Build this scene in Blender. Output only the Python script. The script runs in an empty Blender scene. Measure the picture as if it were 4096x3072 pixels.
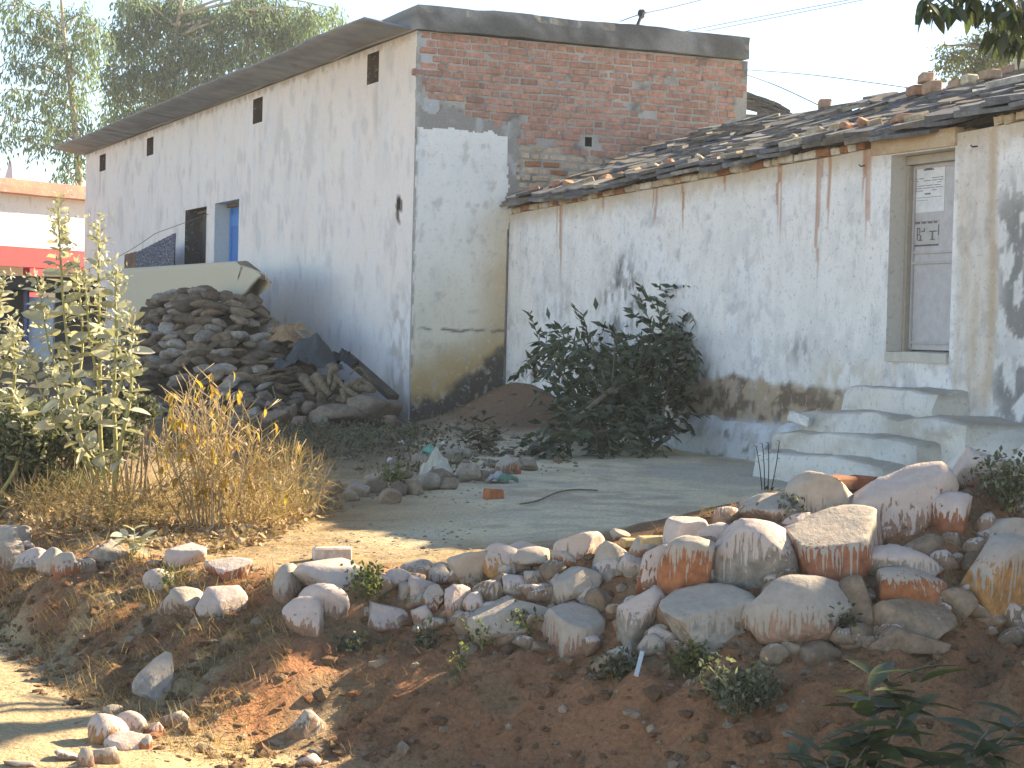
import bpy, math, random
import numpy as np
from mathutils import Vector, Matrix

rng = random.Random(7)
nr = np.random.RandomState(7)
scene = bpy.context.scene
COL = scene.collection
rad = math.radians

# ------------------------------------------------------------------ camera, sky, sun
F, CX, CY = 7716.0, 2048.0, 1536.0          # measured focal length, in pixels of the 4096 x 3072 photograph
ROLL, PITCH = 0.025, math.atan(191 / 7716)
RC = Matrix.Rotation(math.pi / 2 - PITCH, 3, 'X') @ Matrix.Rotation(ROLL, 3, 'Z')
cam = bpy.data.cameras.new('camera')
cam.sensor_width = 36.0
cam.lens = 36.0 * F / 4096
cam.clip_start, cam.clip_end = 0.1, 12000
cam_ob = bpy.data.objects.new('camera', cam)
COL.objects.link(cam_ob)
cam_ob.matrix_world = RC.to_4x4()
scene.camera = cam_ob

D1 = Vector((-.405, .914, 0)).normalized()   # along the house fronts, away from the camera
D2 = Vector((.914, .405, 0)).normalized()    # from the fronts towards the backs
UP = Vector((0, 0, 1))
SUN_EL = rad(29)
SH = (D2 + D1 * .07).normalized()
SUN_DIR = (SH * math.cos(SUN_EL) + UP * math.sin(SUN_EL)).normalized()

world = bpy.data.worlds.new('World')
scene.world = world
world.use_nodes = True
wt = world.node_tree
sky = wt.nodes.new('ShaderNodeTexSky')
sky.sky_type = 'NISHITA'
sky.sun_disc = False
sky.sun_elevation = SUN_EL
sky.sun_rotation = math.atan2(SH.x, SH.y)
sky.altitude = 200
sky.air_density, sky.dust_density, sky.ozone_density = .7, .0, 5.0
wt.links.new(sky.outputs[0], wt.nodes['Background'].inputs[0])
wt.nodes['Background'].inputs[1].default_value = .105
sun = bpy.data.lights.new('sun', 'SUN')
sun.energy = 4.3
sun.angle = rad(.5)
sun.color = (1, .96, .90)
sun_ob = bpy.data.objects.new('sun', sun)
COL.objects.link(sun_ob)
sun_ob.rotation_euler = SUN_DIR.to_track_quat('Z', 'Y').to_euler()
vs = scene.view_settings
vs.view_transform, vs.look, vs.exposure, vs.gamma = 'Standard', 'None', 2.08, 1
vs.use_curve_mapping = False
vs.use_white_balance = True               # the camera's own white balance, set for open shade
vs.white_balance_temperature, vs.white_balance_tint = 9700, 10

HAZE = .0011
# ------------------------------------------------------------------ measuring helpers
def ray(px, py):
    d = RC @ Vector(((px - CX) / F, -(py - CY) / F, -1))
    return d / d.y
def at(px, py, Y):
    return ray(px, py) * Y
def onplane(px, py, p0, n):
    d = ray(px, py)
    return d * (p0.dot(n) / d.dot(n))
C0 = Vector((-1.23, 23, 0))                  # near corner of the tall house
J0 = C0 + D2 * 1.25                          # where the low house meets it
def wA(s, o, z): return C0 + D1 * s - D2 * o + UP * z
def wB(t, o, z): return C0 + D2 * t - D1 * o + UP * z
def wC(u, o, z): return J0 - D1 * u - D2 * o + UP * z
def pA(px, py, o=0):
    p = onplane(px, py, C0 - D2 * o, D2); return (p - C0).dot(D1), p.z
def pB(px, py, o=0):
    p = onplane(px, py, C0 - D1 * o, D1); return (p - C0).dot(D2), p.z
def pC(px, py, o=0):
    p = onplane(px, py, J0 - D2 * o, D2); return -(p - J0).dot(D1), p.z

# ------------------------------------------------------------------ noise
def _h(ix, iy, s):
    n = (ix.astype(np.int64) * 374761393 + iy.astype(np.int64) * 668265263 + s * 974711) & 0x7fffffff
    n = ((n ^ (n >> 13)) * 1274126177) & 0x7fffffff
    return ((n ^ (n >> 16)) & 0xffff) / 65535.0
def vnoise(x, y, s=0):
    x = np.asarray(x, float); y = np.asarray(y, float)
    ix, iy = np.floor(x), np.floor(y)
    fx, fy = x - ix, y - iy
    fx = fx * fx * (3 - 2 * fx); fy = fy * fy * (3 - 2 * fy)
    a = _h(ix, iy, s); b = _h(ix + 1, iy, s); c = _h(ix, iy + 1, s); d = _h(ix + 1, iy + 1, s)
    return (a * (1 - fx) + b * fx) * (1 - fy) + (c * (1 - fx) + d * fx) * fy
def fbm(x, y, o=4, s=0):
    r = 0; a = .5
    for k in range(o):
        r = r + a * vnoise(np.asarray(x) * 2 ** k + 17.3 * k, np.asarray(y) * 2 ** k + 9.1 * k, s + k); a *= .5
    return r / (1 - .5 ** o)
def sm(a, b, x):
    t = np.clip((np.asarray(x, float) - a) / (b - a), 0, 1)
    return t * t * (3 - 2 * t)
def mix(a, b, t):
    t = np.asarray(t)[..., None]
    return a * (1 - t) + np.asarray(b) * t

# ------------------------------------------------------------------ object helpers
WLOC = {}
def mesh_np(name, V, Fs, mats=(), smooth=False, attrs=None):
    V = np.asarray(V, float).reshape(-1, 3)
    if isinstance(Fs, np.ndarray): Fs = [Fs]
    Fs = [np.asarray(f, int) for f in Fs if len(f)]
    me = bpy.data.meshes.new(name)
    nl = sum(f.size for f in Fs); npoly = sum(len(f) for f in Fs)
    me.vertices.add(len(V)); me.vertices.foreach_set('co', V.ravel())
    me.loops.add(nl); me.loops.foreach_set('vertex_index', np.concatenate([f.ravel() for f in Fs]))
    me.polygons.add(npoly)
    tot = np.concatenate([np.full(len(f), f.shape[1]) for f in Fs])
    me.polygons.foreach_set('loop_start', np.concatenate([[0], np.cumsum(tot)[:-1]]))
    me.polygons.foreach_set('use_smooth', np.full(npoly, smooth))
    me.update(calc_edges=True)
    for m in mats if isinstance(mats, (list, tuple)) else [mats]: me.materials.append(m)
    for k, a in (attrs or {}).items():
        a = np.asarray(a, float)
        if a.ndim == 2:
            at_ = me.color_attributes.new(k, 'FLOAT_COLOR', 'POINT')
            at_.data.foreach_set('color', np.hstack([a[:, :3], np.ones((len(a), 1))]).ravel())
        else:
            me.attributes.new(k, 'FLOAT', 'POINT').data.foreach_set('value', a)
    return me
def props(o, label=None, cat=None, group=None, kind=None):
    if label: o['label'] = label
    if cat: o['category'] = cat
    if group: o['group'] = group
    if kind: o['kind'] = kind
    return o
def thing(name, loc, label, cat, group=None):
    o = bpy.data.objects.new(name, None); COL.objects.link(o)
    o.empty_display_size = .1
    o.location = loc; WLOC[o.name] = Vector(loc)
    return props(o, label, cat, group)
def add(name, V, Fs, mat, parent=None, origin=None, smooth=False, attrs=None, color=None):
    V = np.asarray(V, float).reshape(-1, 3)
    if origin is None:
        origin = WLOC[parent.name] if parent else Vector((V[:, 0].mean(), V[:, 1].mean(), V[:, 2].min()))
    origin = Vector(origin)
    me = mesh_np(name, V - np.array(origin), Fs, mat, smooth, attrs)
    o = bpy.data.objects.new(name, me); COL.objects.link(o)
    if parent: o.parent = parent; o.location = origin - WLOC[parent.name]
    else: o.location = origin
    WLOC[o.name] = origin
    if color: o.color = color
    return o
def inst(name, me, M, parent=None, color=None):
    """a piece that shares its mesh with its likes; M is its place in the world"""
    o = bpy.data.objects.new(name, me); COL.objects.link(o)
    if parent:
        o.parent = parent
        M = Matrix.Translation(-WLOC[parent.name]) @ M
    o.matrix_basis = M
    if color: o.color = color
    return o
def join(parts):
    Vs = []; Fd = {}; n = 0
    for V, Fs in parts:
        V = np.asarray(V, float).reshape(-1, 3)
        for f in ([Fs] if isinstance(Fs, np.ndarray) else Fs):
            f = np.asarray(f, int)
            if f.size: Fd.setdefault(f.shape[1], []).append(f + n)
        Vs.append(V); n += len(V)
    return np.vstack(Vs), [np.vstack(f) for f in Fd.values()]
BOXF = np.array([[0, 3, 2, 1], [4, 5, 6, 7], [0, 1, 5, 4], [1, 2, 6, 5], [2, 3, 7, 6], [3, 0, 4, 7]])
def boxw(fn, a0, a1, o0, o1, z0, z1):
    """box in wall coordinates; fn maps (along, out, height) to the world"""
    P = [(a0, o0, z0), (a1, o0, z0), (a1, o1, z0), (a0, o1, z0), (a0, o0, z1), (a1, o0, z1), (a1, o1, z1), (a0, o1, z1)]
    return np.array([fn(*p) for p in P]), BOXF
def rbox(l, w, h, b=.01, jit=0., r=None):
    """box with chamfered edges, centred, 24 vertices"""
    V = []
    for sx in (-1, 1):
        for sy in (-1, 1):
            for sz in (-1, 1):
                for k in range(3):
                    c = [sx * (l / 2 - b), sy * (w / 2 - b), sz * (h / 2 - b)]
                    c[k] = (sx, sy, sz)[k] * (l, w, h)[k] / 2
                    V.append(c)
    V = np.array(V)
    Fq = []; Ft = []
    idx = lambda a, b_, c, k: (a * 4 + b_ * 2 + c) * 3 + k
    for s in (0, 1):
        fl = [(0, 0), (1, 0), (1, 1), (0, 1)]
        if s == 0: fl = fl[::-1]
        Fq.append([idx(s, a, b_, 0) for a, b_ in fl])
        Fq.append([idx(b_, s, a, 1) for a, b_ in fl])
        Fq.append([idx(a, b_, s, 2) for a, b_ in fl])
    for a in (0, 1):
        for b_ in (0, 1):
            e = [idx(0, a, b_, 1), idx(1, a, b_, 1), idx(1, a, b_, 2), idx(0, a, b_, 2)]; Fq.append(e)
            e = [idx(a, 0, b_, 0), idx(a, 1, b_, 0), idx(a, 1, b_, 2), idx(a, 0, b_, 2)]; Fq.append(e)
            e = [idx(a, b_, 0, 0), idx(a, b_, 1, 0), idx(a, b_, 1, 1), idx(a, b_, 0, 1)]; Fq.append(e)
            for c in (0, 1): Ft.append([idx(a, b_, c, 0), idx(a, b_, c, 1), idx(a, b_, c, 2)])
    Fq = np.array(Fq); Ft = np.array(Ft)
    for Q in (Fq, Ft):                       # outward facing
        for i, f in enumerate(Q):
            p = V[f]; n = np.cross(p[1] - p[0], p[2] - p[0])
            if n.dot(p.mean(0)) < 0: Q[i] = f[::-1]
    if jit: V = V + (r or nr).uniform(-jit, jit, V.shape)
    return V, [Fq, Ft]
def tube(pts, radii, n=6, cap=True):
    pts = [Vector(p) for p in pts]
    if not hasattr(radii, '__len__'): radii = [radii] * len(pts)
    V = []; ref = None
    for i, p in enumerate(pts):
        t = (pts[min(i + 1, len(pts) - 1)] - pts[max(i - 1, 0)]).normalized()
        if ref is None: ref = t.orthogonal().normalized()
        ref = (ref - t * ref.dot(t)).normalized()
        b = t.cross(ref)
        for k in range(n):
            a = 2 * math.pi * k / n
            V.append(p + (ref * math.cos(a) + b * math.sin(a)) * radii[i])
    Fq = [[i * n + k, i * n + (k + 1) % n, (i + 1) * n + (k + 1) % n, (i + 1) * n + k] for i in range(len(pts) - 1) for k in range(n)]
    Fs = [np.array(Fq)]
    if cap:
        Fs.append(np.array([[k for k in range(n)][::-1], [(len(pts) - 1) * n + k for k in range(n)]]))
    return np.array(V), Fs
def spline(P, n):
    """smooth polyline through the points"""
    P = [Vector(p) for p in P]; out = []
    for i in range(len(P) - 1):
        a, b, c, d = P[max(i - 1, 0)], P[i], P[i + 1], P[min(i + 2, len(P) - 1)]
        for k in range(n):
            t = k / n
            out.append(.5 * ((2 * b) + (c - a) * t + (2 * a - 5 * b + 4 * c - d) * t * t + (3 * b - a - 3 * c + d) * t ** 3))
    out.append(P[-1]); return out
def gridfaces(nu, nv):
    i = np.arange((nu - 1) * (nv - 1)); a = (i // (nv - 1)) * nv + i % (nv - 1)
    return np.stack([a, a + nv, a + nv + 1, a + 1], 1)
_ico = {}
def ico(sub):
    if sub not in _ico:
        import bmesh
        bm = bmesh.new(); bmesh.ops.create_icosphere(bm, subdivisions=sub, radius=1)
        _ico[sub] = (np.array([v.co[:] for v in bm.verts]), np.array([[v.index for v in f.verts] for f in bm.faces])); bm.free()
    return _ico[sub]
def rock(sx, sy, sz, r, sub=3, cuts=12, rough=.045, deep=(.40, .86)):
    """a boulder: a ball cut by random planes, roughened"""
    V, Fc = ico(sub); V = V.copy()
    N = r.normal(size=(cuts, 3)); N /= np.linalg.norm(N, axis=1)[:, None]
    for n in N:
        d = r.uniform(*deep)
        k = V @ n - d
        V -= np.outer(np.clip(k, 0, None) * .98, n)
    o = r.uniform(0, 50)
    nz = fbm(V[:, 0] * 2.3 + o, V[:, 1] * 2.3 + V[:, 2] * 2.9, 4, int(o)) - .5
    V *= (1 + nz * rough * 2.4)[:, None]
    m = np.abs(V).max(0)
    V = V / m * np.array([sx, sy, sz]) / 2
    return V, Fc

# ------------------------------------------------------------------ materials
class NT:
    def __init__(s, name):
        s.m = bpy.data.materials.new(name); s.m.use_nodes = True
        s.t = s.m.node_tree; s.b = s.t.nodes['Principled BSDF']; s.out = s.t.nodes['Material Output']
    def n(s, t, ins=None, **kw):
        nd = s.t.nodes.new('ShaderNode' + t)
        for k, v in kw.items(): setattr(nd, k, v)
        for k, v in (ins or {}).items(): s.set(nd.inputs[k], v)
        return nd
    def set(s, sock, v):
        if isinstance(v, bpy.types.NodeSocket): s.t.links.new(v, sock)
        elif isinstance(v, bpy.types.Node): s.t.links.new(v.outputs[0], sock)
        else:
            if hasattr(sock.default_value, '__len__') and len(sock.default_value) == 4 and len(v) == 3: v = (*v, 1)
            sock.default_value = v
    def noise(s, scale, detail=4, vec=None, rough=.6, dist=0.):
        ins = {'Scale': scale, 'Detail': detail, 'Roughness': rough, 'Distortion': dist}
        if vec is not None: ins['Vector'] = vec
        return s.n('TexNoise', ins).outputs[0]
    def ramp(s, fac, stops):
        nd = s.n('ValToRGB', {0: fac}); e = nd.color_ramp.elements
        while len(e) < len(stops): e.new(.5)
        for el, (p, c) in zip(e, stops): el.position = p; el.color = (*c, 1) if len(c) == 3 else c
        return nd.outputs[0]
    def step(s, fac, a, b):
        return s.n('MapRange', {0: fac, 1: a, 2: b, 3: 0., 4: 1.}, interpolation_type='SMOOTHSTEP').outputs[0]
    def math(s, op, a, b=0., clamp=False):
        return s.n('Math', {0: a, 1: b}, operation=op, use_clamp=clamp).outputs[0]
    def mix(s, f, a, b, mode='MIX'):
        nd = s.n('Mix', None, data_type='RGBA', blend_type=mode)
        s.set(nd.inputs[0], f); s.set(nd.inputs[6], a); s.set(nd.inputs[7], b)
        return nd.outputs[2]
    def pos(s, kind='Object', scale=(1, 1, 1)):
        tc = s.n('TexCoord')
        v = tc.outputs[kind]
        if scale != (1, 1, 1):
            v = s.n('Mapping', {'Vector': v, 'Scale': scale}).outputs[0]
        return v
    def wpos(s): return s.n('NewGeometry').outputs['Position']
    def bump(s, h, strength=.5, dist=.02):
        s.set(s.b.inputs['Normal'], s.n('Bump', {'Height': h, 'Strength': strength, 'Distance': dist}))
    def done(s, col, rough=.9, spec=.2):
        s.set(s.b.inputs['Base Color'], col); s.set(s.b.inputs['Roughness'], rough); s.set(s.b.inputs['Specular IOR Level'], spec)
        return s.m
def grey(v): return (v, v, v)

def m_attr(name, grain=.25, gscale=60, bump=.4, bdist=.01, rough=.92, b2=9, spec=.15, speck=0, s2z=.45):
    """colour worked out per vertex (paint, stains, soil), with procedural grain and relief"""
    k = NT(name); p = k.wpos()
    c = k.n('Attribute', attribute_name='Col').outputs['Color']
    n1 = k.noise(gscale, 6, p, .7); n2 = k.noise(b2, 5, p)
    f = k.ramp(n1, [(.25, grey(1 - grain)), (.7, grey(1 + grain * .4))])
    c = k.mix(1., c, f, 'MULTIPLY')
    if speck:
        s1 = k.noise(26, 6, p, .75); s2 = k.noise(7, 7, k.n('Mapping', {'Vector': p, 'Scale': (1, 1, s2z)}).outputs[0], .7)
        c = k.mix(k.math('MULTIPLY', k.step(s1, .545, .69), speck), c, (.25, .235, .22))
        c = k.mix(k.math('MULTIPLY', k.step(s2, .52, .72), speck * .8), c, (.42, .40, .385))
        c = k.mix(k.math('MULTIPLY', k.step(k.noise(16, 5, p, .7), .55, .7), .35), c, (.80, .79, .77))
    k.bump(k.math('ADD', k.math('MULTIPLY', n1, .5), n2), bump, bdist)
    return k.done(c, rough, spec)
def m_obj(name, grain=.35, gscale=14, bump=.5, bdist=.01, rough=.9, spots=None, sscale=9, sstep=(.55, .7), attr=False, spec=.2):
    """tint from the object's own colour (or its Col attribute for joined pieces)"""
    k = NT(name); p = k.wpos()
    c = k.n('Attribute', attribute_name='Col').outputs['Color'] if attr else k.n('ObjectInfo').outputs['Color']
    n1 = k.noise(gscale, 6, p, .65); n2 = k.noise(gscale * 5, 4, p)
    c = k.mix(1., c, k.ramp(n1, [(.3, grey(1 - grain)), (.7, grey(1 + grain))]), 'MULTIPLY')
    c = k.mix(1., c, k.ramp(n2, [(.3, grey(1 - grain * .5)), (.7, grey(1 + grain * .4))]), 'MULTIPLY')
    if spots: c = k.mix(k.step(k.noise(sscale, 6, p, .7), *sstep), c, spots)
    k.bump(k.math('ADD', n1, k.math('MULTIPLY', n2, .4)), bump, bdist)
    return k.done(c, rough, spec)
def m_flat(name, col, grain=.2, gscale=20, rough=.8, bump=.2, bdist=.005, spec=.3, coord='w'):
    k = NT(name); p = k.wpos() if coord == 'w' else k.pos()
    n1 = k.noise(gscale, 5, p)
    c = k.mix(1., col, k.ramp(n1, [(.3, grey(1 - grain)), (.7, grey(1 + grain))]), 'MULTIPLY')
    k.bump(n1, bump, bdist)
    return k.done(c, rough, spec)
def m_leaf(name, stops, trans=.45, src='rnd', rough=.55, spec=.3, back=None, tcol=None):
    """leaf: colour by a per-leaf random number, light shines through"""
    k = NT(name)
    f = k.n('Attribute', attribute_name='rnd').outputs['Fac'] if src == 'rnd' else k.n('ObjectInfo').outputs['Random']
    c = k.ramp(f, stops)
    c = k.mix(1., c, k.ramp(k.noise(25, 3, k.wpos()), [(.3, grey(.75)), (.7, grey(1.2))]), 'MULTIPLY')
    if back: c = k.mix(k.n('NewGeometry').outputs['Backfacing'], c, k.mix(.5, c, back))
    k.done(c, rough, spec)
    tr = k.n('BsdfTranslucent', {0: k.mix(1., c, tcol or (1.25, 1.3, .75), 'MULTIPLY')})
    k.set(k.out.inputs[0], k.n('MixShader', {0: trans, 1: k.b.outputs[0], 2: tr}))
    return k.m

M = {}
M['plaster'] = m_attr('plaster', .08, 70, .5, .008, speck=.62)
M['plaster_soft'] = m_attr('plaster_soft', .08, 70, .5, .008, speck=.34)
M['soil'] = m_attr('soil', .42, 45, 1., .03, .97, 14, .05)
M['mortar'] = m_attr('mortar', .3, 55, .6, .01)
M['brick'] = m_obj('fired_brick', .28, 16, .5, .006, .95, (.30, .27, .24), 7, (.58, .75), spec=.1)
M['brick_joined'] = m_obj('fired_brick_joined', .28, 16, .5, .006, .95, (.30, .27, .24), 7, (.58, .75), attr=True, spec=.1)
M['slate'] = m_obj('roof_slate', .35, 9, .5, .008, .85, (.22, .21, .17), 6, (.6, .75), spec=.25)
M['slate_joined'] = m_obj('roof_slate_joined', .35, 9, .5, .008, .85, (.22, .21, .17), 6, (.6, .75), attr=True, spec=.25)
M['lump'] = m_obj('dried_lump', .45, 12, .9, .015, .97, spec=.1)
M['rawstone'] = m_obj('bare_stone', .35, 10, .7, .012, .92, spec=.15)
M['paint'] = m_obj('painted', .12, 12, .2, .004, .6, spec=.35)
M['concrete'] = m_attr('concrete', .25, 40, .6, .012)
M['stem_green'] = m_flat('green_stem', (.30, .29, .13), .3, 30)
M['bark'] = m_flat('grey_bark', (.20, .16, .12), .4, 18, .95, .7, .01)
M['bark_pale'] = m_flat('pale_smooth_bark', (.42, .36, .28), .3, 3, .85)
M['stick'] = m_flat('dry_stick', (.20, .15, .10), .4, 25, .95)
M['wire'] = m_flat('dark_wire', (.05, .05, .05), .1)
M['dark'] = m_flat('dark_interior', (.03, .027, .025), .2)

# whitewash poured over red stone: runs down in drips; the stone's own tint and the amount of wash ride on the object colour
k = NT('whitewashed_stone')
oi = k.n('ObjectInfo'); tc = k.n('TexCoord')
off = k.n('VectorMath', {0: tc.outputs['Object'], 1: k.n('CombineXYZ', {0: k.math('MULTIPLY', oi.outputs['Random'], 40.), 1: 3.})}, operation='ADD').outputs[0]
gz = k.n('SeparateXYZ', {0: tc.outputs['Generated']}).outputs[2]
nz = k.n('SeparateXYZ', {0: k.n('NewGeometry').outputs['Normal']}).outputs[2]
drip = k.noise(68, 3, k.n('Mapping', {'Vector': off, 'Scale': (1, 1, .05)}).outputs[0], .5)
blot = k.noise(9, 5, off, .6); fine = k.noise(70, 5, off, .7); mid = k.noise(22, 5, off, .6)
h = k.math('ADD', gz, k.math('MULTIPLY', k.math('SUBTRACT', drip, .5), 1.8))
h = k.math('ADD', h, k.math('MULTIPLY', k.math('SUBTRACT', blot, .5), .7))
h = k.math('ADD', h, k.math('MULTIPLY', k.math('MAXIMUM', nz, -.4), .22))
thr = k.math('SUBTRACT', 1.08, oi.outputs['Alpha'])
wash = k.step(k.math('SUBTRACT', h, thr), -.03, .05)
wash = k.math('MULTIPLY', wash, k.step(fine, .18, .40))
base = k.mix(1., oi.outputs['Color'], k.ramp(mid, [(.3, grey(.62)), (.7, grey(1.35))]), 'MULTIPLY')
base = k.mix(k.step(blot, .55, .75), base, (.24, .2, .16))
white = k.mix(k.math('GREATER_THAN', oi.outputs['Random'], .55), k.mix(mid, (.30, .25, .20), (.52, .455, .39)), k.mix(mid, (.42, .325, .285), (.64, .54, .48)))
white = k.mix(k.math('MULTIPLY', k.step(k.noise(13, 6, off, .7), .52, .72), .55), white, (.40, .32, .25))
white = k.mix(k.math('MULTIPLY', k.step(k.noise(4, 3, off), .5, .8), .5), white, (.55, .40, .32))
k.bump(k.math('ADD', k.math('ADD', mid, k.math('MULTIPLY', fine, .35)), k.math('MULTIPLY', wash, .25)), .65, .012)
M['stone'] = k.done(k.mix(wash, base, white), .93, .12)

# corrugated iron, weathered
k = NT('weathered_tin'); p = k.wpos()
c = k.ramp(k.noise(2.5, 5, p), [(.3, (.27, .285, .30)), (.7, (.44, .45, .46))])
c = k.mix(k.step(k.noise(1.1, 5, p, .7), .6, .8), c, (.24, .17, .13))
k.set(k.b.inputs['Metallic'], .35)
M['tin'] = k.done(c, .6, .4)
# ------------------------------------------------------------------ the ground: lower track, eroded bank, yard, mound by the corner
TB = np.array([  # x | track edge y,z | foot of wall y,z | crest y,z
    (-40, 95, -1.62, 96, -1.35, 97, -1.3), (-6, 16, -1.62, 17, -1.36, 17.5, -1.3), (-2.75, 10.2, -1.6, 11.0, -1.34, 11.4, -1.28),
    (-2.0, 8.6, -1.6, 9.7, -1.31, 10.1, -1.22), (-1.3, 7.5, -1.62, 8.9, -1.28, 9.3, -1.18), (-.8, 7.3, -1.7, 8.45, -1.26, 8.9, -1.13),
    (-.3, 7.3, -1.75, 8.25, -1.29, 8.7, -1.07), (.25, 7.2, -1.78, 7.95, -1.32, 8.55, -1.0), (.9, 6.7, -1.78, 7.5, -1.3, 8.5, -.78),
    (1.4, 6.7, -1.75, 7.4, -1.26, 8.6, -.66), (2.2, 6.7, -1.72, 7.4, -1.2, 8.8, -.66), (4, 6.7, -1.7, 7.4, -1.15, 9, -.64), (40, 6.7, -1.7, 7.4, -1.15, 9, -.55)])
def ground(x, y, detail=True):
    x = np.asarray(x, float); y = np.asarray(y, float)
    yr, zr, yb, zb, yc, zc = [np.interp(x, TB[:, 0], TB[:, k]) for k in range(1, 7)]
    yard = -1.1 - .17 * sm(.3, -2.2, x) * sm(17, 9, y) + .02 * (fbm(x * .6, y * .6, 3, 5) - .5)
    yard = yard + .57 * np.exp(-((x - .2) / .8) ** 2 / 1.2 - ((y - 23.7) / 2.9) ** 2 / 1.4)
    yard = yard + .10 * np.exp(-((x + .55) / .5) ** 2 - ((y - 18.5) / 1.6) ** 2)
    yard = yard + .45 * sm(24, 34, y) * sm(-3.5, -8, x)
    run = 1.2 + 2.2 * sm(-1., 1., x)
    beyond = zc + (yard - zc) * sm(0, 1, (y - yc) / run)
    face = zb + (zc - zb) * sm(0, 1, (y - yb) / (yc - yb))
    t = np.clip((y - yr) / (yb - yr), 0, 1)
    bank = zr + (zb - zr) * (.35 * t + .65 * sm(0, 1, t))
    z = np.where(y < yb, bank, np.where(y < yc, face, beyond))
    if detail:
        nearbank = sm(0, .35, y - yr) * sm(.5, -.1, y - yc)
        q = x * .87 - y * .5
        z = z + nearbank * (.30 * (fbm(q * 2.4, (x * .5 + y * .87) * .45, 4, 11) - .5) + .05 * (fbm(x * 9, y * 9, 4, 12) - .5))
        z = z + nearbank * (.05 * (fbm(x * 17 - y * 6, y * 15, 4, 16) - .5) + .10 * np.abs(fbm(q * 6, (x * .5 + y * .87) * 2.2, 4, 17) - .5))
        z = z + .03 * (fbm(x * 6, y * 6, 4, 14) - .5) * sm(40, 20, y)
        z = z + .05 * (fbm(x * 1.4, y * 1.4, 3, 15) - .5) * sm(30, 60, y) * 4
    return z
def gz1(x, y): return float(ground(np.array([x]), np.array([y]))[0])
_ys = np.concatenate([np.arange(6.0, 16, .02), np.arange(16, 45, .05)])
def on_ground(px, py):
    """where the line of sight meets the ground"""
    d = ray(px, py); z = ground(_ys * d.x, _ys); k = np.nonzero(z >= _ys * d.z)[0]
    Y = _ys[k[0]] if len(k) else 45.
    return Vector((d.x * Y, Y, float(ground(np.array([d.x * Y]), np.array([Y]))[0])))

gx = np.concatenate([-np.geomspace(5000, 10, 34), np.arange(-9.6, -3.6, .12), np.arange(-3.6, 3.4, .03), np.arange(3.4, 8, .2), np.geomspace(8, 5000, 34)])
gy = np.concatenate([-np.geomspace(3000, 2, 16), np.arange(-1, 6, .5), np.arange(6, 12, .025), np.arange(12, 20, .06), np.arange(20, 32, .15), np.geomspace(32, 6000, 60)])
X, Y = [a.ravel() for a in np.meshgrid(gx, gy, indexing='ij')]
Z = ground(X, Y)
yr, yb, yc = [np.interp(X, TB[:, 0], TB[:, k]) for k in (1, 3, 5)]
n1 = fbm(X * 1.1, Y * 1.1, 4, 31); n2 = fbm(X * 5, Y * 5, 4, 32); n3 = fbm(X * 3 - Y * 1.8, X * .7 + Y, 4, 33)
ochre, track, red, straw, mud, brown = [np.array(c) for c in ((.46, .335, .20), (.55, .41, .25), (.37, .18, .10), (.28, .19, .115), (.80, .675, .46), (.20, .14, .095))]
col = mix(np.tile(ochre, (len(X), 1)), np.array((.36, .25, .14)), sm(.45, .7, n2))
ymud = sm(-1.25, .15, X + (n1 - .5) * 1.0 + (Y - 12) * .035) * sm(.9, 2.2, Y - yc + (n2 - .5))
col = mix(col, mud, ymud)
col = mix(col, np.array((.55, .47, .35)), ymud * sm(.48, .66, n2) * .6)
col = mix(col, np.array((.64, .58, .46)), ymud * sm(.5, .68, fbm(X * 1.9 + 5, Y * 1.2, 4, 39)) * .6)
col = mix(col, np.array((.52, .41, .29)), ymud * sm(.60, .72, fbm(X * 2.6, Y * 2.6, 4, 40)) * .7)
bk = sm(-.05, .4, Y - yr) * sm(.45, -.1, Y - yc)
col = mix(col, np.array((.15, .098, .066)), sm(-.05, .4, Y - yr) * sm(.8, .1, Y - yc) * sm(-.7, .5, X + (n1 - .5) * .8) * .85)  # dark straw litter, with the right bank's deep shade put into the soil colour
n3 = .6 * n3 + .4 * fbm((X * .87 - Y * .5) * 5, (X * .5 + Y * .87) * .8, 4, 34)
col = mix(col, red, bk * sm(.36, .58, n3 + .1 * (X > -1)))
col = mix(col, straw, bk * sm(.50, .68, n2) * .8)
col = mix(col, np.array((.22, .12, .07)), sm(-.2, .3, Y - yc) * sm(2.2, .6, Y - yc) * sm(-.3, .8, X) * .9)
col = mix(col, track, sm(.25, -.15, Y - yr + (n1 - .5) * .5))
mound = sm(.04, .25, Z + 1.1) * sm(15, 17, Y) * sm(32, 28, Y)
col = mix(col, np.array((.27, .165, .105)), np.clip(mound * 1.5, 0, 1) * sm(2.2, 1., X))
weed = sm(-.3, -1.3, X + (n1 - .5)) * sm(14.5, 17, Y) * sm(60, 40, Y)
col = mix(col, brown, weed * .85)
# whitewash splashed on the yard round the steps
ws = wC(7.6, 1.2, 0); dd = np.hypot((X - ws.x) / .8, (Y - ws.y) / 1.4)
col = mix(col, np.array((.46, .44, .38)), sm(1.15, .8, dd + (n2 - .5) * .5) * .7)
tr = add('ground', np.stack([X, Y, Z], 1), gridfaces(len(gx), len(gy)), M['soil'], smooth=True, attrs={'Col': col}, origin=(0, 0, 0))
props(tr, kind='structure')

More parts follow.
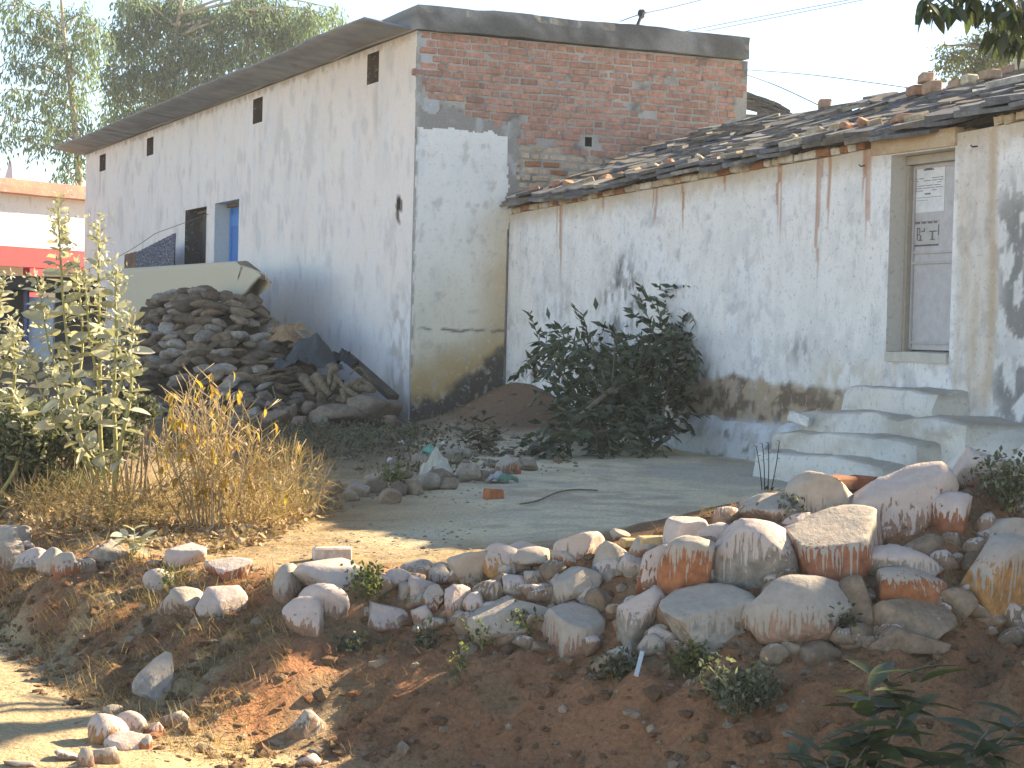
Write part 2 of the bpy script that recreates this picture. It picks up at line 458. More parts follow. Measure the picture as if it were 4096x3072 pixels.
# ------------------------------------------------------------------ wall sheets with openings
def wall_sheet(fn, a0, a1, z0, z1, step, holes, colour, thick=.3, disp=.012, seed=0, top=None):
    """uneven plastered wall: front grid with holes cut and reveals, plus back and ends. colour(a, z) gives its paint and stains"""
    A = np.unique(np.round(np.concatenate([np.arange(a0, a1, step), [a1]] + [[h[0], h[1]] for h in holes]), 4))
    Zs = np.unique(np.round(np.concatenate([np.arange(z0, z1, step), [z1]] + [[h[2], h[3]] for h in holes]), 4))
    A = A[np.concatenate([[True], np.diff(A) > step * .2]) | np.isin(A, np.round([x for h in holes for x in h[:2]], 4))]
    na, nz_ = len(A), len(Zs)
    AA, ZZ = np.meshgrid(A, Zs, indexing='ij'); a = AA.ravel(); z = ZZ.ravel()
    o = (fbm(a * .9, z * .9, 3, seed + 1) - .5) * disp * 4 + (fbm(a * 4, z * 4, 3, seed + 2) - .5) * disp
    o *= np.clip(np.minimum(np.minimum(a - a0, a1 - a), np.minimum(z - z0, z1 - z)) / .08, 0, 1)
    for h in holes:
        d = np.maximum(np.maximum(h[0] - a, a - h[1]), np.maximum(h[2] - z, z - h[3]))
        o *= np.clip(d / .1, 0, 1) if True else 1
    zt = z if top is None else np.where(z > z1 - 1e-6, top(a), np.minimum(z, top(a)))
    o0, t1, u1 = np.array(fn(0, 0, 0)), np.array(fn(1, 0, 0)) - np.array(fn(0, 0, 0)), np.array(fn(0, 1, 0)) - np.array(fn(0, 0, 0))
    W = lambda a, o, z: o0 + np.outer(a, t1) + np.outer(o, u1) + np.outer(z, (0, 0, 1))
    V = W(a, o, zt)
    Fc = gridfaces(na, nz_)
    i = np.arange((na - 1) * (nz_ - 1)); ca = (A[i // (nz_ - 1)] + A[i // (nz_ - 1) + 1]) / 2; cz = (Zs[i % (nz_ - 1)] + Zs[i % (nz_ - 1) + 1]) / 2
    keep = np.ones(len(i), bool)
    for h in holes: keep &= ~((ca > h[0]) & (ca < h[1]) & (cz > h[2]) & (cz < h[3]))
    Fc = Fc[keep]
    C = colour(a, z)
    parts = [(V, Fc)]; cols = [C]
    zt0 = (z1 if top is None else float(top(np.array([a0]))[0])); zt1 = (z1 if top is None else float(top(np.array([a1]))[0]))
    Q = W(np.array([a0, a1, a1, a0]), np.full(4, -thick), np.array([z0, z0, zt1, zt0]))      # back
    Qf = W(np.array([a0, a1, a1, a0]), np.zeros(4), np.array([z0, z0, zt1, zt0]))
    parts.append((np.vstack([Q, Qf]), np.array([[0, 1, 2, 3], [0, 4, 5, 1], [1, 5, 6, 2], [2, 6, 7, 3], [3, 7, 4, 0]]))); cols.append(np.full((8, 3), .5))
    for h in holes:
        f = W(np.array([h[0], h[1], h[1], h[0]]), np.zeros(4), np.array([h[2], h[2], h[3], h[3]]))
        b = W(np.array([h[0], h[1], h[1], h[0]]), np.full(4, -min(thick, h[4])), np.array([h[2], h[2], h[3], h[3]]))
        parts.append((np.vstack([f, b]), np.array([[0, 1, 5, 4], [1, 2, 6, 5], [2, 3, 7, 6], [3, 0, 4, 7]])))
        cols.append(np.tile(np.array(h[5]), (8, 1)))
    V, Fs = join(parts)
    return V, Fs, np.vstack(cols)
def dripmask(a, z, top, items, seed):
    """rust or mould running down from a line: items (a, width, length)"""
    m = np.zeros(len(a))
    for k, (c, w, ln) in enumerate(items):
        d = (top(a) - z) / ln
        wob = (vnoise(z * 3 + k * 7, z * 0, seed) - .5) * w * .6
        ww = 1.5 * w * (.62 - .5 * np.clip(d, 0, 1)) * (.6 + .8 * vnoise(a * 70, z * 2.5, seed + k))
        m = np.maximum(m, (np.abs(a - c - wob) < ww) * sm(1.02, .55, d) * (d > -.1) * (.55 + .45 * vnoise(a * 50, z * 1.5, seed + 9)))
    return m
def rectz(a, z, a0, a1, z0, z1, fa, fz):
    return sm(a0 - fa, a0 + fa, a) * sm(a1 + fa, a1 - fa, a) * sm(z0 - fz, z0 + fz, z) * sm(z1 + fz, z1 - fz, z)

# ------------------------------------------------------------------ the tall house
house = thing('tall_house', wA(0, 0, -1.1), 'tall pale plastered house with a raw brick end wall and a flat concrete roof', 'house')
LEN, DEP, ZW = 19.4, 4.54, 3.60
winpx = [((1470, 212), (1514, 334)), ((1013, 392), (1049, 494)), ((588, 548), (613, 625)), ((399, 615), (422, 688))]
holesA = []
for a, b in winpx:
    s1, zt = pA(a[0], (a[1] * 2 + 20) / 2 - 3); s0, zb = pA(b[0], b[1] - 8)
    holesA.append([s0, s1, zb, zt, .2, (.16, .11, .08)])
sb0, zb1 = pA(957, 795); sb1, _ = pA(860, 800)
sd0, zd1 = pA(827, 825); sd1, _ = pA(742, 830)
holesA.append([sb0, sb1, -1.05, zb1, .3, (.62, .68, .66)])
holesA.append([sd0, sd1, -1.05, zd1, .3, (.10, .09, .085)])
hs, hz = pA(1594, 822)
holesA.append([hs - .05, hs + .06, hz - .05, hz + .08, .18, (.12, .09, .07)])
def colA(a, z):
    n = fbm(a * 1.2, z * 1.2, 4, 51); st = fbm(a * 3, z * 1.4, 4, 52); f = fbm(a * 9, z * 9, 4, 53)
    c = np.tile(np.array((.88, .80, .735)), (len(a), 1))
    c = mix(c, (.66, .635, .615), sm(.45, .75, st) * .35)
    c = mix(c, (.84, .81, .785), sm(.5, .7, fbm(a * 5, z * 2.5, 4, 54)) * .5)
    c = mix(c, (.74, .60, .47), sm(2.4, 3.5, z + (n - .5)) * sm(6, 0, a) * .6)
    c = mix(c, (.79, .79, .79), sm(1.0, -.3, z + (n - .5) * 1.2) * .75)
    c = mix(c, (.48, .46, .45), sm(.58, .72, fbm(a * 5, z * 3, 5, 55)) * .35)
    c = mix(c, (.50, .44, .40), rectz(a, z, .05, .75, -1.0, .5, .25, .4) * sm(.4, .65, f) * .8)
    c = mix(c, (.36, .30, .26), sm(-.75, -1.05, z + (n - .5) * .5) * .8)
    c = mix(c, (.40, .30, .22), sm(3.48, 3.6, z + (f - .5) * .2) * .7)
    dh = np.hypot((a - hs) / .11, (z - hz + .02) / .16) + (f - .5) * 1.3
    c = mix(c, (.13, .105, .085), sm(1.05, .8, dh))
    for h in holesA[:4]:
        c = mix(c, (.48, .43, .40), rectz(a, z, h[0], h[1], h[2] - .6, h[2], .04, .2) * sm(.4, .7, st) * .5)
    return c
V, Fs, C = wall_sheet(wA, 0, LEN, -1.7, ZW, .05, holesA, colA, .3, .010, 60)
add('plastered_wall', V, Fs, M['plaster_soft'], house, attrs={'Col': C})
for h in holesA[:4]:                          # small ventilation windows: dark shutter set back in the opening
    P = [boxw(wA, h[0] - .01, h[1] + .01, -.26, -.205, h[2] - .01, h[3] + .01)]
    w = add('window', *join(P), M['paint'], house, color=(.035, .028, .026, 1))
    P = [boxw(wA, (h[0] + h[1]) / 2 - .015, (h[0] + h[1]) / 2 + .015, -.203, -.185, h[2], h[3]), boxw(wA, h[0], h[1], -.2, -.19, (h[2] + h[3]) / 2 - .012, (h[2] + h[3]) / 2 + .012)]
    add('window_bar', *join(P), M['paint'], w, color=(.06, .045, .035, 1))
for h, c, nm, lab in ((holesA[4], (.03, .20, .52, 1), 'door', 'blue painted door'), (holesA[5], (.075, .062, .055, 1), 'door', 'dark brown door')):
    a0, a1, z0, z1 = h[:4]
    d = add(nm, *join([boxw(wA, a0, a1, -.3, -.262, z0, z1 - .06)]), M['paint'], house, color=c); d['label'] = lab
    P = [boxw(wA, a0 + .04, a1 - .04, -.259, -.247, z0 + f0 * (z1 - z0), z0 + f1 * (z1 - z0)) for f0, f1 in ((.04, .1), (.46, .52), (.88, .94))]
    P += [boxw(wA, x, x + .1, -.2605, -.244, z0 + .02, z1 - .08) for x in (a0 + .02, (a0 + a1) / 2 - .05, a1 - .12)]
    add('door_rail', *join(P), M['paint'], d, color=(c[0] * 1.3, c[1] * 1.2, c[2] * 1.15, 1))
    add('lintel', *join([boxw(wA, a0, a1, -.295, -.2, z1 - .058, z1 - .004)]), M['stick'], house)
# end wall: mortar body
def colM(a, z):
    n = fbm(a * 3, z * 3, 4, 71)
    c = np.tile(np.array((.43, .40, .35)), (len(a), 1))
    c = mix(c, (.52, .48, .43), sm(.45, .7, n)); return mix(c, (.22, .20, .18), sm(.55, .75, fbm(a * 9, z * 9, 4, 72)))
b0, bz = pB(2340, 560); b1, _ = pB(2368, 560)
holesB = [[b0, b1, pB(2350, 586)[1], pB(2350, 548)[1], .2, (.06, .05, .04)]]
V, Fs, C = wall_sheet(wB, 0.02, DEP, -1.7, ZW, .06, holesB, colM, .3, .004, 70)
add('mortar_bed', V, Fs, M['mortar'], house, attrs={'Col': C})
P = [boxw(wA, .3, LEN, -DEP, -DEP + .25, -1.7, ZW), boxw(wA, LEN - .3, LEN - .01, -DEP + .25, -.3, -1.7, ZW), boxw(wA, .3, LEN - .3, -DEP + .25, -.3, -1.3, -1.15)]
add('back_wall', *join(P), M['concrete'], house, attrs={'Col': np.full((24, 3), .4)})
# bricks of the end wall, one by one
def eave(u): return 1.55 + .026 * np.asarray(u, float)
bmesh_ = {}
for kind, L in (('stretcher', .232), ('header', .112), ('closer', .07)):
    bmesh_[kind] = [mesh_np('brick', *rbox(L, .08, .074, .009, .0045), M['brick']) for _ in range(4)]
def roofline(t): return 1.60 + (t - 1.25) * .44
slots = []
z = ZW - .045; row = 0
while z > 1.2:
    t = .07 - (row % 2) * .06 - rng.random() * .05
    while t < DEP + .02:
        r_ = rng.random(); kd = 'header' if (r_ < .36 or (row in (0, 7) and r_ < .8)) else ('closer' if r_ > .96 else 'stretcher')
        L = {'stretcher': .232, 'header': .112, 'closer': .07}[kd]
        c = t + L / 2
        if t + L > DEP + .03: break
        zz = z - .007 * c + rng.uniform(-.004, .004)
        px_ok = zz > (roofline(max(c, 1.25)) - .12) if c > 1.25 else zz > 2.52
        smear = (c < .09) or (c < 1.35 and zz < 2.72 + .12 * math.sin(c * 5)) or (1.25 < c < 2.0 and 2.2 < zz < 2.5 + .12 * math.sin(c * 7)) and c < 1.75
        hole = b0 - .1 < c < b1 + .1 and abs(zz - (holesB[0][2] + holesB[0][3]) / 2) < .1
        if px_ok and not hole:
            white = c > 1.25 and zz < 2.33 - .06 * (c - 1.25)
            if not (smear and not white and rng.random() < .85) and rng.random() > .012: slots.append((c, zz, kd, white))
        t += L + rng.uniform(.012, .022)
    z -= .0895; row += 1
slots.sort(key=lambda s: -{'stretcher': 3, 'header': 2, 'closer': 1}[s[2]] - (1 if s[3] else 0))
bR = Matrix((D2, -D1, UP)).transposed().to_4x4()
def brick_col(white):
    if white:
        v = rng.random()
        return (.50 + .1 * v, .36 + .12 * v, .24 + .12 * v, 1) if rng.random() > .2 else (.36, .17, .09, 1)
    b = rng.random(); q = rng.uniform(.85, 1.12)
    c = (.52, .275, .20) if b < .74 else ((.50, .27, .19) if b < .88 else ((.38, .21, .155) if b < .93 else (.50, .26, .175)))
    return tuple(x * q for x in c) + (1,)
extra = []
for k, (c, zz, kd, white) in enumerate(slots):
    Mx = Matrix.Translation(wB(c, -.031 + rng.uniform(-.004, .006), zz)) @ bR @ Matrix.Rotation(rng.uniform(-.02, .02) - .007, 4, 'Y') @ Matrix.Rotation(rng.uniform(-.03, .03), 4, 'Z')
    if white: Mx = Mx @ Matrix.Diagonal((.93, 1, .88, 1))
    col4 = brick_col(white)
    if k < 298: inst('brick', rng.choice(bmesh_[kd]), Mx, house, col4)
    else:
        V, Fs = rbox({'stretcher': .232, 'header': .112, 'closer': .07}[kd], .08, .074, .009, .0045)
        extra.append((np.array([Mx @ Vector(v) for v in V]), Fs, col4))
if extra:
    V, Fs = join([(a, b) for a, b, c in extra])
    o = add('brickwork', V, Fs, M['brick_joined'], house, attrs={'Col': np.vstack([np.tile(c[:3], (24, 1)) for _, _, c in extra])}); o['kind'] = 'stuff'
# plaster panel on the set-back strip of the end wall, with a ragged edge, and cement smeared over the bricks
def ragged(fn, a0, a1, z0, z1, step, keepf, colour, out, thick, mat, name, parent):
    A = np.arange(a0, a1 + 1e-6, step); Zs = np.arange(z0, z1 + 1e-6, step)
    AA, ZZ = np.meshgrid(A, Zs, indexing='ij'); a = AA.ravel(); z = ZZ.ravel()
    Fc = gridfaces(len(A), len(Zs)); keep = keepf(a, z); Fc = Fc[keep[Fc].all(1)]
    used = np.unique(Fc); mp = np.full(len(a), -1); mp[used] = np.arange(len(used)); Fc = mp[Fc]; a = a[used]; z = z[used]
    o = out + (fbm(a * 5, z * 5, 3, 77) - .5) * .012
    n = len(a)
    V = np.array([fn(x, y, w) for x, y, w in zip(np.r_[a, a], np.r_[o, o - thick], np.r_[z, z])])
    e = np.concatenate([Fc[:, [0, 1]], Fc[:, [1, 2]], Fc[:, [2, 3]], Fc[:, [3, 0]]])
    key = np.sort(e, 1); _, idx, cnt = np.unique(key, axis=0, return_index=True, return_counts=True)
    be = e[idx[cnt == 1]]
    rim = np.stack([be[:, 1], be[:, 0], be[:, 0] + n, be[:, 1] + n], 1)
    C = colour(a, z)
    return add(name, V, np.vstack([Fc, rim]), mat, parent, attrs={'Col': np.vstack([C, C * .7])})
mb = lambda t: -1.03 + .48 * np.clip(np.asarray(t) / 1.25, 0, 1) ** .9      # the mound's line against the wall
def colP(a, z):
    n = fbm(a * 2, z * 2, 4, 81); f = fbm(a * 9, z * 7, 5, 82)
    c = np.tile(np.array((.94, .92, .84)), (len(a), 1))
    c = mix(c, (.76, .78, .77), sm(.5, .75, fbm(a * 4, z * 1.5, 4, 83)) * .5)
    c = mix(c, (.78, .72, .56), sm(1.2, -.1, z + (n - .5) * .9) * .7)
    c = mix(c, (.62, .45, .26), sm(.65, 1.2, a + (n - .5) * .5) * sm(1.8, .7, z) * .8)
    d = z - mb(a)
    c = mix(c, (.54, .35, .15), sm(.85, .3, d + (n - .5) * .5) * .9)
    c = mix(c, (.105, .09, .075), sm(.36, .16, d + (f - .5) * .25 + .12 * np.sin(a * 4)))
    cr = 0.06 + .012 * np.sin(a * 9) + (vnoise(a * 14, a * 0, 3) - .5) * .04
    c = mix(c, (.22, .19, .15), sm(.024, .006, np.abs(z - cr)) * sm(.1, .35, vnoise(a * 9, z * 0, 6)))
    c = mix(c, (.22, .2, .18), sm(.06, .0, a) * sm(.45, .6, fbm(a * 20, z * 6, 3, 84)))
    return mix(c, (.55, .50, .42), sm(.64, .75, f) * .5)
def keepP(a, z): return (z < 2.47 - .02 * a + (fbm(a * 9, a * 0 + 2, 3, 85) - .5) * .09) & (a < 1.235 + (fbm(z * 6, z * 0, 3, 86) - .5) * .09 * (z > 1.3)) & (a > .012 + (fbm(z * 7, z * 0, 3, 87) - .5) * .03)
ragged(wB, 0, 1.30, -1.6, 2.6, .02, keepP, colP, .018, .05, M['plaster_soft'], 'plaster_panel', house)
def keepS(a, z):
    n = fbm(a * 4, z * 5, 4, 91)
    m = (z > 2.30) & (z < 2.64 + .07 * np.sin(a * 4.2) + (n - .5) * .3) & (a < 1.42 + (n - .5) * .5)
    m |= (a < .075 + (n - .5) * .07) & (z > 2.4)
    m |= (a > 1.2) & (a < 1.34 + (n - .5) * .12) & (z < 2.6) & (z > 1.45)
    m |= (n > .60 + .1 * (z > 2.75)) & (a > 1.3) & (a < 1.95) & (z > 2.28) & (z < 2.62)
    m |= (n > .70) & (z > 3.0) & (a > 1.2)
    m |= (n > .66) & (z > 3.0) & (a > 3.7)
    return m
def colS(a, z):
    n = fbm(a * 6, z * 6, 4, 92); return mix(np.tile(np.array((.36, .33, .29)), (len(a), 1)), (.50, .50, .47), sm(.5, .7, n))
ragged(wB, .0, DEP - .05, 1.4, 3.58, .025, keepS, colS, .012, .03, M['mortar'], 'cement_smear', house)
# flat roof slab, tin awning
def slab_col(V):
    a = V[:, 0] * .914 + V[:, 1] * .4; n = fbm(a * 2.5, V[:, 2] * 3, 5, 95)
    c = mix(np.tile(np.array((.30, .295, .28)), (len(V), 1)), (.15, .145, .135), sm(.42, .65, n))
    return mix(c, (.38, .37, .35), sm(.55, .75, fbm(a * 5, V[:, 2] * 2, 4, 96)) * .6)
def grid_box(fn, a0, a1, o0, o1, z0, z1, sa, so, sz, jit, seed):
    """a block with subdivided, slightly worn faces"""
    na, no, nz_ = max(2, int((a1 - a0) / sa) + 1), max(2, int((o1 - o0) / so) + 1), max(2, int((z1 - z0) / sz) + 1)
    L = [np.linspace(a0, a1, na), np.linspace(o0, o1, no), np.linspace(z0, z1, nz_)]
    parts = []
    for ax in range(3):
        u, v = [k for k in range(3) if k != ax]
        for side in (0, -1):
            U_, V_ = np.meshgrid(L[u], L[v], indexing='ij'); P = np.zeros((U_.size, 3)); P[:, u] = U_.ravel(); P[:, v] = V_.ravel(); P[:, ax] = L[ax][side]
            Fc = gridfaces(len(L[u]), len(L[v]))
            if (side == 0) != (ax == 1): Fc = Fc[:, ::-1]
            parts.append((P, Fc))
    P, Fs = join(parts)
    q = np.round(P, 4)
    d = np.stack([fbm(q[:, 0] * 3.1 + 5 * k, q[:, 1] * 3.3 + q[:, 2] * 4.7 + k, 4, seed + k) - .5 for k in range(3)], 1)
    c = (np.array([a0, o0, z0]) + np.array([a1, o1, z1])) / 2; hsz = (np.array([a1, o1, z1]) - np.array([a0, o0, z0])) / 2
    e = np.sort(hsz - np.abs(P - c), 1)[:, :2].sum(1)                     # rounding at edges
    r_ = min(.03, hsz.min() * .4)
    P = P - np.sign(P - c) * np.clip(r_ - e, 0, None)[:, None] * .35
    P = P + d * jit * 2
    return np.array([fn(*p) for p in P]), Fs
V, Fs = grid_box(wB, -.03, DEP - .03, -LEN - .1, .10, ZW + .002, 3.91, .12, .6, .08, .022, 97)
slab = add('roof_slab', V, Fs, M['concrete'], house, smooth=False, attrs={'Col': slab_col(V)})
nsh = 24; W0 = (LEN + .25) / nsh
for k in range(nsh):                          # overlapping corrugated sheets along the front
    s0 = .12 + k * W0; s1 = s0 + W0 + .05
    ns = 60 if k < 10 else 34
    S = np.linspace(s0, s1, ns); O = np.array([-.35, 0., .3, .63 + rng.uniform(-.012, .012)])
    SS, OO = np.meshgrid(S, O, indexing='ij'); s = SS.ravel(); o = OO.ravel()
    zz = ZW + .035 + .004 * (k % 2) + .12 * o + .014 * np.cos(s * 2 * math.pi / .076) + .012 * np.sin(s * 1.1) + (o > .5) * rng.uniform(-.004, .004)
    n = len(s)
    V = np.array([wA(*q) for q in zip(np.r_[s, s], np.r_[o, o], np.r_[zz, zz + .003])])
    Fc = gridfaces(len(S), len(O))
    rim = [[i, i + 4, i + 4 + n, i + n] for i in range(3, n - 4, 4)] 
    add('roof_sheet', V, np.vstack([Fc, Fc[:, ::-1] + n, np.array(rim)]), M['tin'], house, smooth=True)
for k in range(0):
    s = .25 + k * 1.9
    add('rafter_end', *boxw(wA, s, s + .06, -.1, .5, ZW - .055, ZW - .006), M['stick'], house)

# ------------------------------------------------------------------ the low house
low = thing('low_house', wC(4, 0, -1.1), 'low whitewashed house with an uneven slate roof and a grey metal door', 'house')
UL = 19.0
du0, dz1 = pC(3566, 622); du1, dz0 = pC(3796, 1428)
holesC = [[du0, du1, dz0, dz1, .24, (.64, .60, .54)]]
topC = lambda u: eave(u) - .075
rust = [(pC(px, 700)[0], w, ln) for px, w, ln in ((2252, .06, 1.0), (2236, .02, .4), (2625, .04, .45), (2612, .02, .3), (2730, .035, .55), (3110, .045, .62), (3122, .02, .8), (3272, .055, 1.25), (3312, .04, .75), (3470, .05, .95), (3480, .02, 1.2), (3455, .02, .5), (2420, .02, .3), (2900, .02, .25))]
pix = lambda px, py: pC(px, py)
def colC(a, z):
    n = fbm(a * 1.6, z * 1.6, 4, 101); f = fbm(a * 11, z * 9, 5, 102); st = fbm(a * 9, z * 1.0, 4, 103); g = fbm(a * 4.5, z * 4.5, 5, 104)
    c = np.tile(np.array((.86, .825, .78)), (len(a), 1))
    c = mix(c, (.84, .84, .84), sm(.45, .7, n) * .7)
    c = mix(c, (.64, .63, .615), sm(.52, .72, g) * .5)
    c = mix(c, (.46, .445, .44), sm(.58, .70, f) * sm(.35, .6, n) * .55)
    c = mix(c, (.76, .74, .70), sm(.55, .7, st) * .5)
    blob = lambda px, py, ra, rz: np.exp(-((a - pix(px, py)[0]) / ra) ** 2 - ((z - pix(px, py)[1]) / rz) ** 2)
    mould = blob(2480, 1220, .45, .33) * .9 + blob(2500, 1120, .2, .25) * .9 + blob(2250, 1200, .35, .3) * .3 + blob(2420, 1420, .5, .25) * .6 + blob(2760, 1500, .5, .12) * .9 + blob(2130, 1490, .4, .2) * .5 + blob(3190, 1400, .3, .15) * .5
    c = mix(c, (.15, .14, .13), np.clip(mould * 1.5, 0, 1) * (.30 * sm(.35, .6, st * .6 + f * .4) + .6 * sm(.47, .56, fbm(a * 13, z * 6.5, 4, 177))))
    c = mix(c, (.42, .45, .50), blob(2430, 1400, .3, .2) * .55)
    uR, _ = pix(4010, 1000)                                      # black mould at the near end
    mr = sm(uR - .25, uR + .1, a + (n - .5) * .5) * sm(1.5, 1.0, z) * sm(-.85, -.45, z)
    c = mix(c, (.11, .105, .10), np.clip(mr * (.16 + .62 * sm(.46, .53, fbm(a * 11, z * 4.5, 5, 107))), 0, .95))
    # damp band where plaster has come off above the plinth
    zb = -.60 + .045 * (a - 5) ; nb = (n - .5) * .9 + (f - .5) * .5
    band = rectz(a, z, pix(2690, 1550)[0], pix(3490, 1500)[0], -.80, -.38, .25, .16) 
    bd = sm(.3, .6, band + nb) * sm(.02, .2, band)
    c = mix(c, mix(np.tile(np.array((.47, .345, .235)), (len(a), 1)), (.21, .14, .095), sm(.45, .62, fbm(a * 8, z * 10, 4, 108))), bd)
    c = mix(c, (.60, .50, .36), rectz(a, z, pix(3250, 1450)[0], pix(3520, 1450)[0], -.42, -.12, .25, .14) * sm(.3, .6, n * .5 + f * .5) * .8)
    # ochre run-off right of the door
    for px, w, al in ((3858, .10, .6), (3925, .16, .85), (3972, .07, .75), (3600, .05, .3), (3840, .05, .5)):
        u = pix(px, 900)[0]
        c = mix(c, (.56, .40, .26), sm(w * 1.3, w * .3, np.abs(a - u - .02 * np.sin(z * 3))) * sm(-.62, -.3, z) * al * (.45 + .55 * sm(.35, .65, st)))
    c = mix(c, (.58, .44, .30), sm(.25, .0, topC(a) - z + (f - .5) * .2) * .75)
    c = mix(c, (.44, .15, .045), np.clip(dripmask(a, z, topC, rust, 109), 0, 1) * .85)
    c = mix(c, (.69, .71, .735), sm(-.70, -.80, z + (n - .5) * .12) * .8)
    return mix(c, (.30, .25, .2), sm(-.98, -1.1, z + (f - .5) * .2) * .5)
V, Fs, C = wall_sheet(wC, .02, UL, -1.6, 1.95, .026, holesC, colC, .36, .016, 110, top=topC)
add('whitewashed_wall', V, Fs, M['plaster'], low, attrs={'Col': C})
# thicker plinth along the foot, butting the wall from outside
def ragged_plinth():
    A = np.arange(pC(2722, 1700)[0], 13, .04); Zs = np.linspace(-1.25, -.70, 14)
    AA, ZZ = np.meshgrid(A, Zs, indexing='ij'); a = AA.ravel(); z = ZZ.ravel()
    tz = (z + 1.25) / .55
    edge = -.70 - .05 + .05 * (fbm(a * 3, a * 0, 3, 121) - .3) * 2
    z2 = -1.25 + tz * (edge + 1.25)
    o = .10 * np.sqrt(np.clip(1 - tz ** 5, 0, 1)) + (fbm(a * 4, z * 4, 3, 122) - .5) * .05 * (1 - tz)
    o = np.where(tz > .999, -.02, o); o[:len(Zs)] = -.03
    C = mix(np.tile(np.array((.72, .715, .71)), (len(a), 1)), (.56, .53, .49), sm(.5, .7, fbm(a * 6, z * 6, 4, 123)))
    C = mix(C, (.25, .22, .18), sm(.68, .76, fbm(a * 9, z * 12, 4, 124)) * .8)
    return np.array([wC(*q) for q in zip(a, o, z2)]), gridfaces(len(A), len(Zs)), C
V, Fs, C = ragged_plinth(); add('plinth', V, Fs, M['plaster'], low, smooth=True, attrs={'Col': C})
P = [boxw(wC, .1, UL - .02, -5.2, -4.9, -1.6, 1.4), boxw(wC, UL - .3, UL - .02, -4.9, -.36, -1.6, 1.9), boxw(wC, .1, .38, -4.9, -.36, -1.6, 1.4)]
add('back_wall', *join(P), M['concrete'], low, attrs={'Col': np.full((24, 3), .4)})
# door leaf, frame, threshold, lintel
d = add('door', *join([boxw(wC, du0 + .045, du1 + .06, -.24, -.21, dz0 + .05, dz1 - .075)]), M['paint'], low, color=(.50, .475, .47, 1))
d['label'] = 'grey sheet metal door with a dividing rib and paper notices'
P = [boxw(wC, du0 + .05, du1, -.2085, -.195, zz, zz + .022) for zz in (pC(3700, 1016)[1] + .02, pC(3700, 1034)[1] - .03, dz0 + .10, dz1 - .11)]
P += [boxw(wC, du0 + .05, du0 + .075, -.2095, -.193, dz0 + .06, dz1 - .09)]
add('door_rail', *join(P), M['paint'], d, color=(.46, .43, .42, 1))
add('door_frame', *join([boxw(wC, du0 + .003, du0 + .042, -.235, -.155, dz0 + .003, dz1 - .08), boxw(wC, du0 + .003, du1 - .003, -.235, -.145, dz1 - .074, dz1 - .004)]), M['paint'], low, color=(.42, .36, .29, 1))
add('threshold', *grid_box(wC, du0 + .005, du1 - .005, -.225, .03, dz0 - .06, dz0 + .035, .1, .1, .05, .006, 131), M['paint'], low, color=(.55, .50, .43, 1))
V, Fs = grid_box(wC, du0 - .28, du1 + .03, -.20, .035, dz1 + .004, float(eave(8.2)) + .005, .1, .1, .05, .008, 132)
add('lintel', V, Fs, M['plaster'], low, attrs={'Col': mix(np.tile(np.array((.60, .44, .29)), (len(V), 1)), (.40, .24, .13), sm(.45, .65, fbm(V[:, 0] * 6, V[:, 2] * 8, 4, 133)))})
# course of old bricks under the eave
cR = Matrix((-D1, -D2, UP)).transposed().to_4x4()
cb = [mesh_np('eave_brick', *rbox(.115, .14, .07, .014, .008), M['brick']) for _ in range(4)] + [mesh_np('eave_brick', *rbox(.23, .14, .07, .014, .008), M['brick']) for _ in range(2)]
u = .03
while u < 12.6:
    k = rng.randrange(6); L = .115 if k < 4 else .23
    if not (u + L > du0 - .3 and u < du1 + .05):
        v = rng.random(); cc = (.56, .44, .31, 1) if v < .6 else ((.62, .56, .47, 1) if v < .8 else (.38, .18, .09, 1))
        if rng.random() > .05:
            inst('eave_brick', cb[k], Matrix.Translation(wC(u + L / 2, -.045 + rng.uniform(-.008, .012), float(eave(u)) - .035 + rng.uniform(-.006, .006))) @ cR @ Matrix.Rotation(rng.uniform(-.05, .05) - .026, 4, 'Y') @ Matrix.Rotation(rng.uniform(-.05, .05), 4, 'Z'), low, cc)
    u += L + rng.uniform(.01, .02)
# slate roof: sloped bed, then slates course by course from the eave upwards
RUN, RISE = 2.6, 1.17
def roofz(u, d): 
    w = .05 * np.sin(np.asarray(u) * .9 + .6) * np.sin(np.clip(d / RUN, 0, 1) * math.pi) + .03 * np.sin(np.asarray(u) * 2.1)
    e = float(eave(u)) ; rz = 2.57 + .75 * float(sm(11.3, 13.3, u))  # unseen ridge rise, added so its shadow covers the right-hand wall stones
    return e + (rz - e) * (d / RUN) + w + .035
US = np.linspace(.03, UL, 60); 
bed = []
for side in (0, 1):
    pts = []
    for u in US:
        if side == 0: pts += [wC(u, -.06, roofz(u, .06) - .04), wC(u, -RUN, roofz(u, RUN) - .05), wC(u, -RUN, roofz(u, RUN) - .12), wC(u, -.06, roofz(u, .06) - .09)]
        else: pts += [wC(u, -RUN - .002, roofz(u, RUN) - .05), wC(u, -5.35, float(eave(u)) - .1), wC(u, -5.35, float(eave(u)) - .15), wC(u, -RUN - .002, roofz(u, RUN) - .12)]
    Fq = [[i * 4 + k, i * 4 + (k + 1) % 4, (i + 1) * 4 + (k + 1) % 4, (i + 1) * 4 + k] for i in range(len(US) - 1) for k in range(4)]
    Fq += [[0, 1, 2, 3], [len(pts) - 4 + k for k in (3, 2, 1, 0)]]
    bed.append((np.array(pts), np.array(Fq)))
add('roof_bed', *join(bed), M['lump'], low, color=(.05, .04, .032, 1))
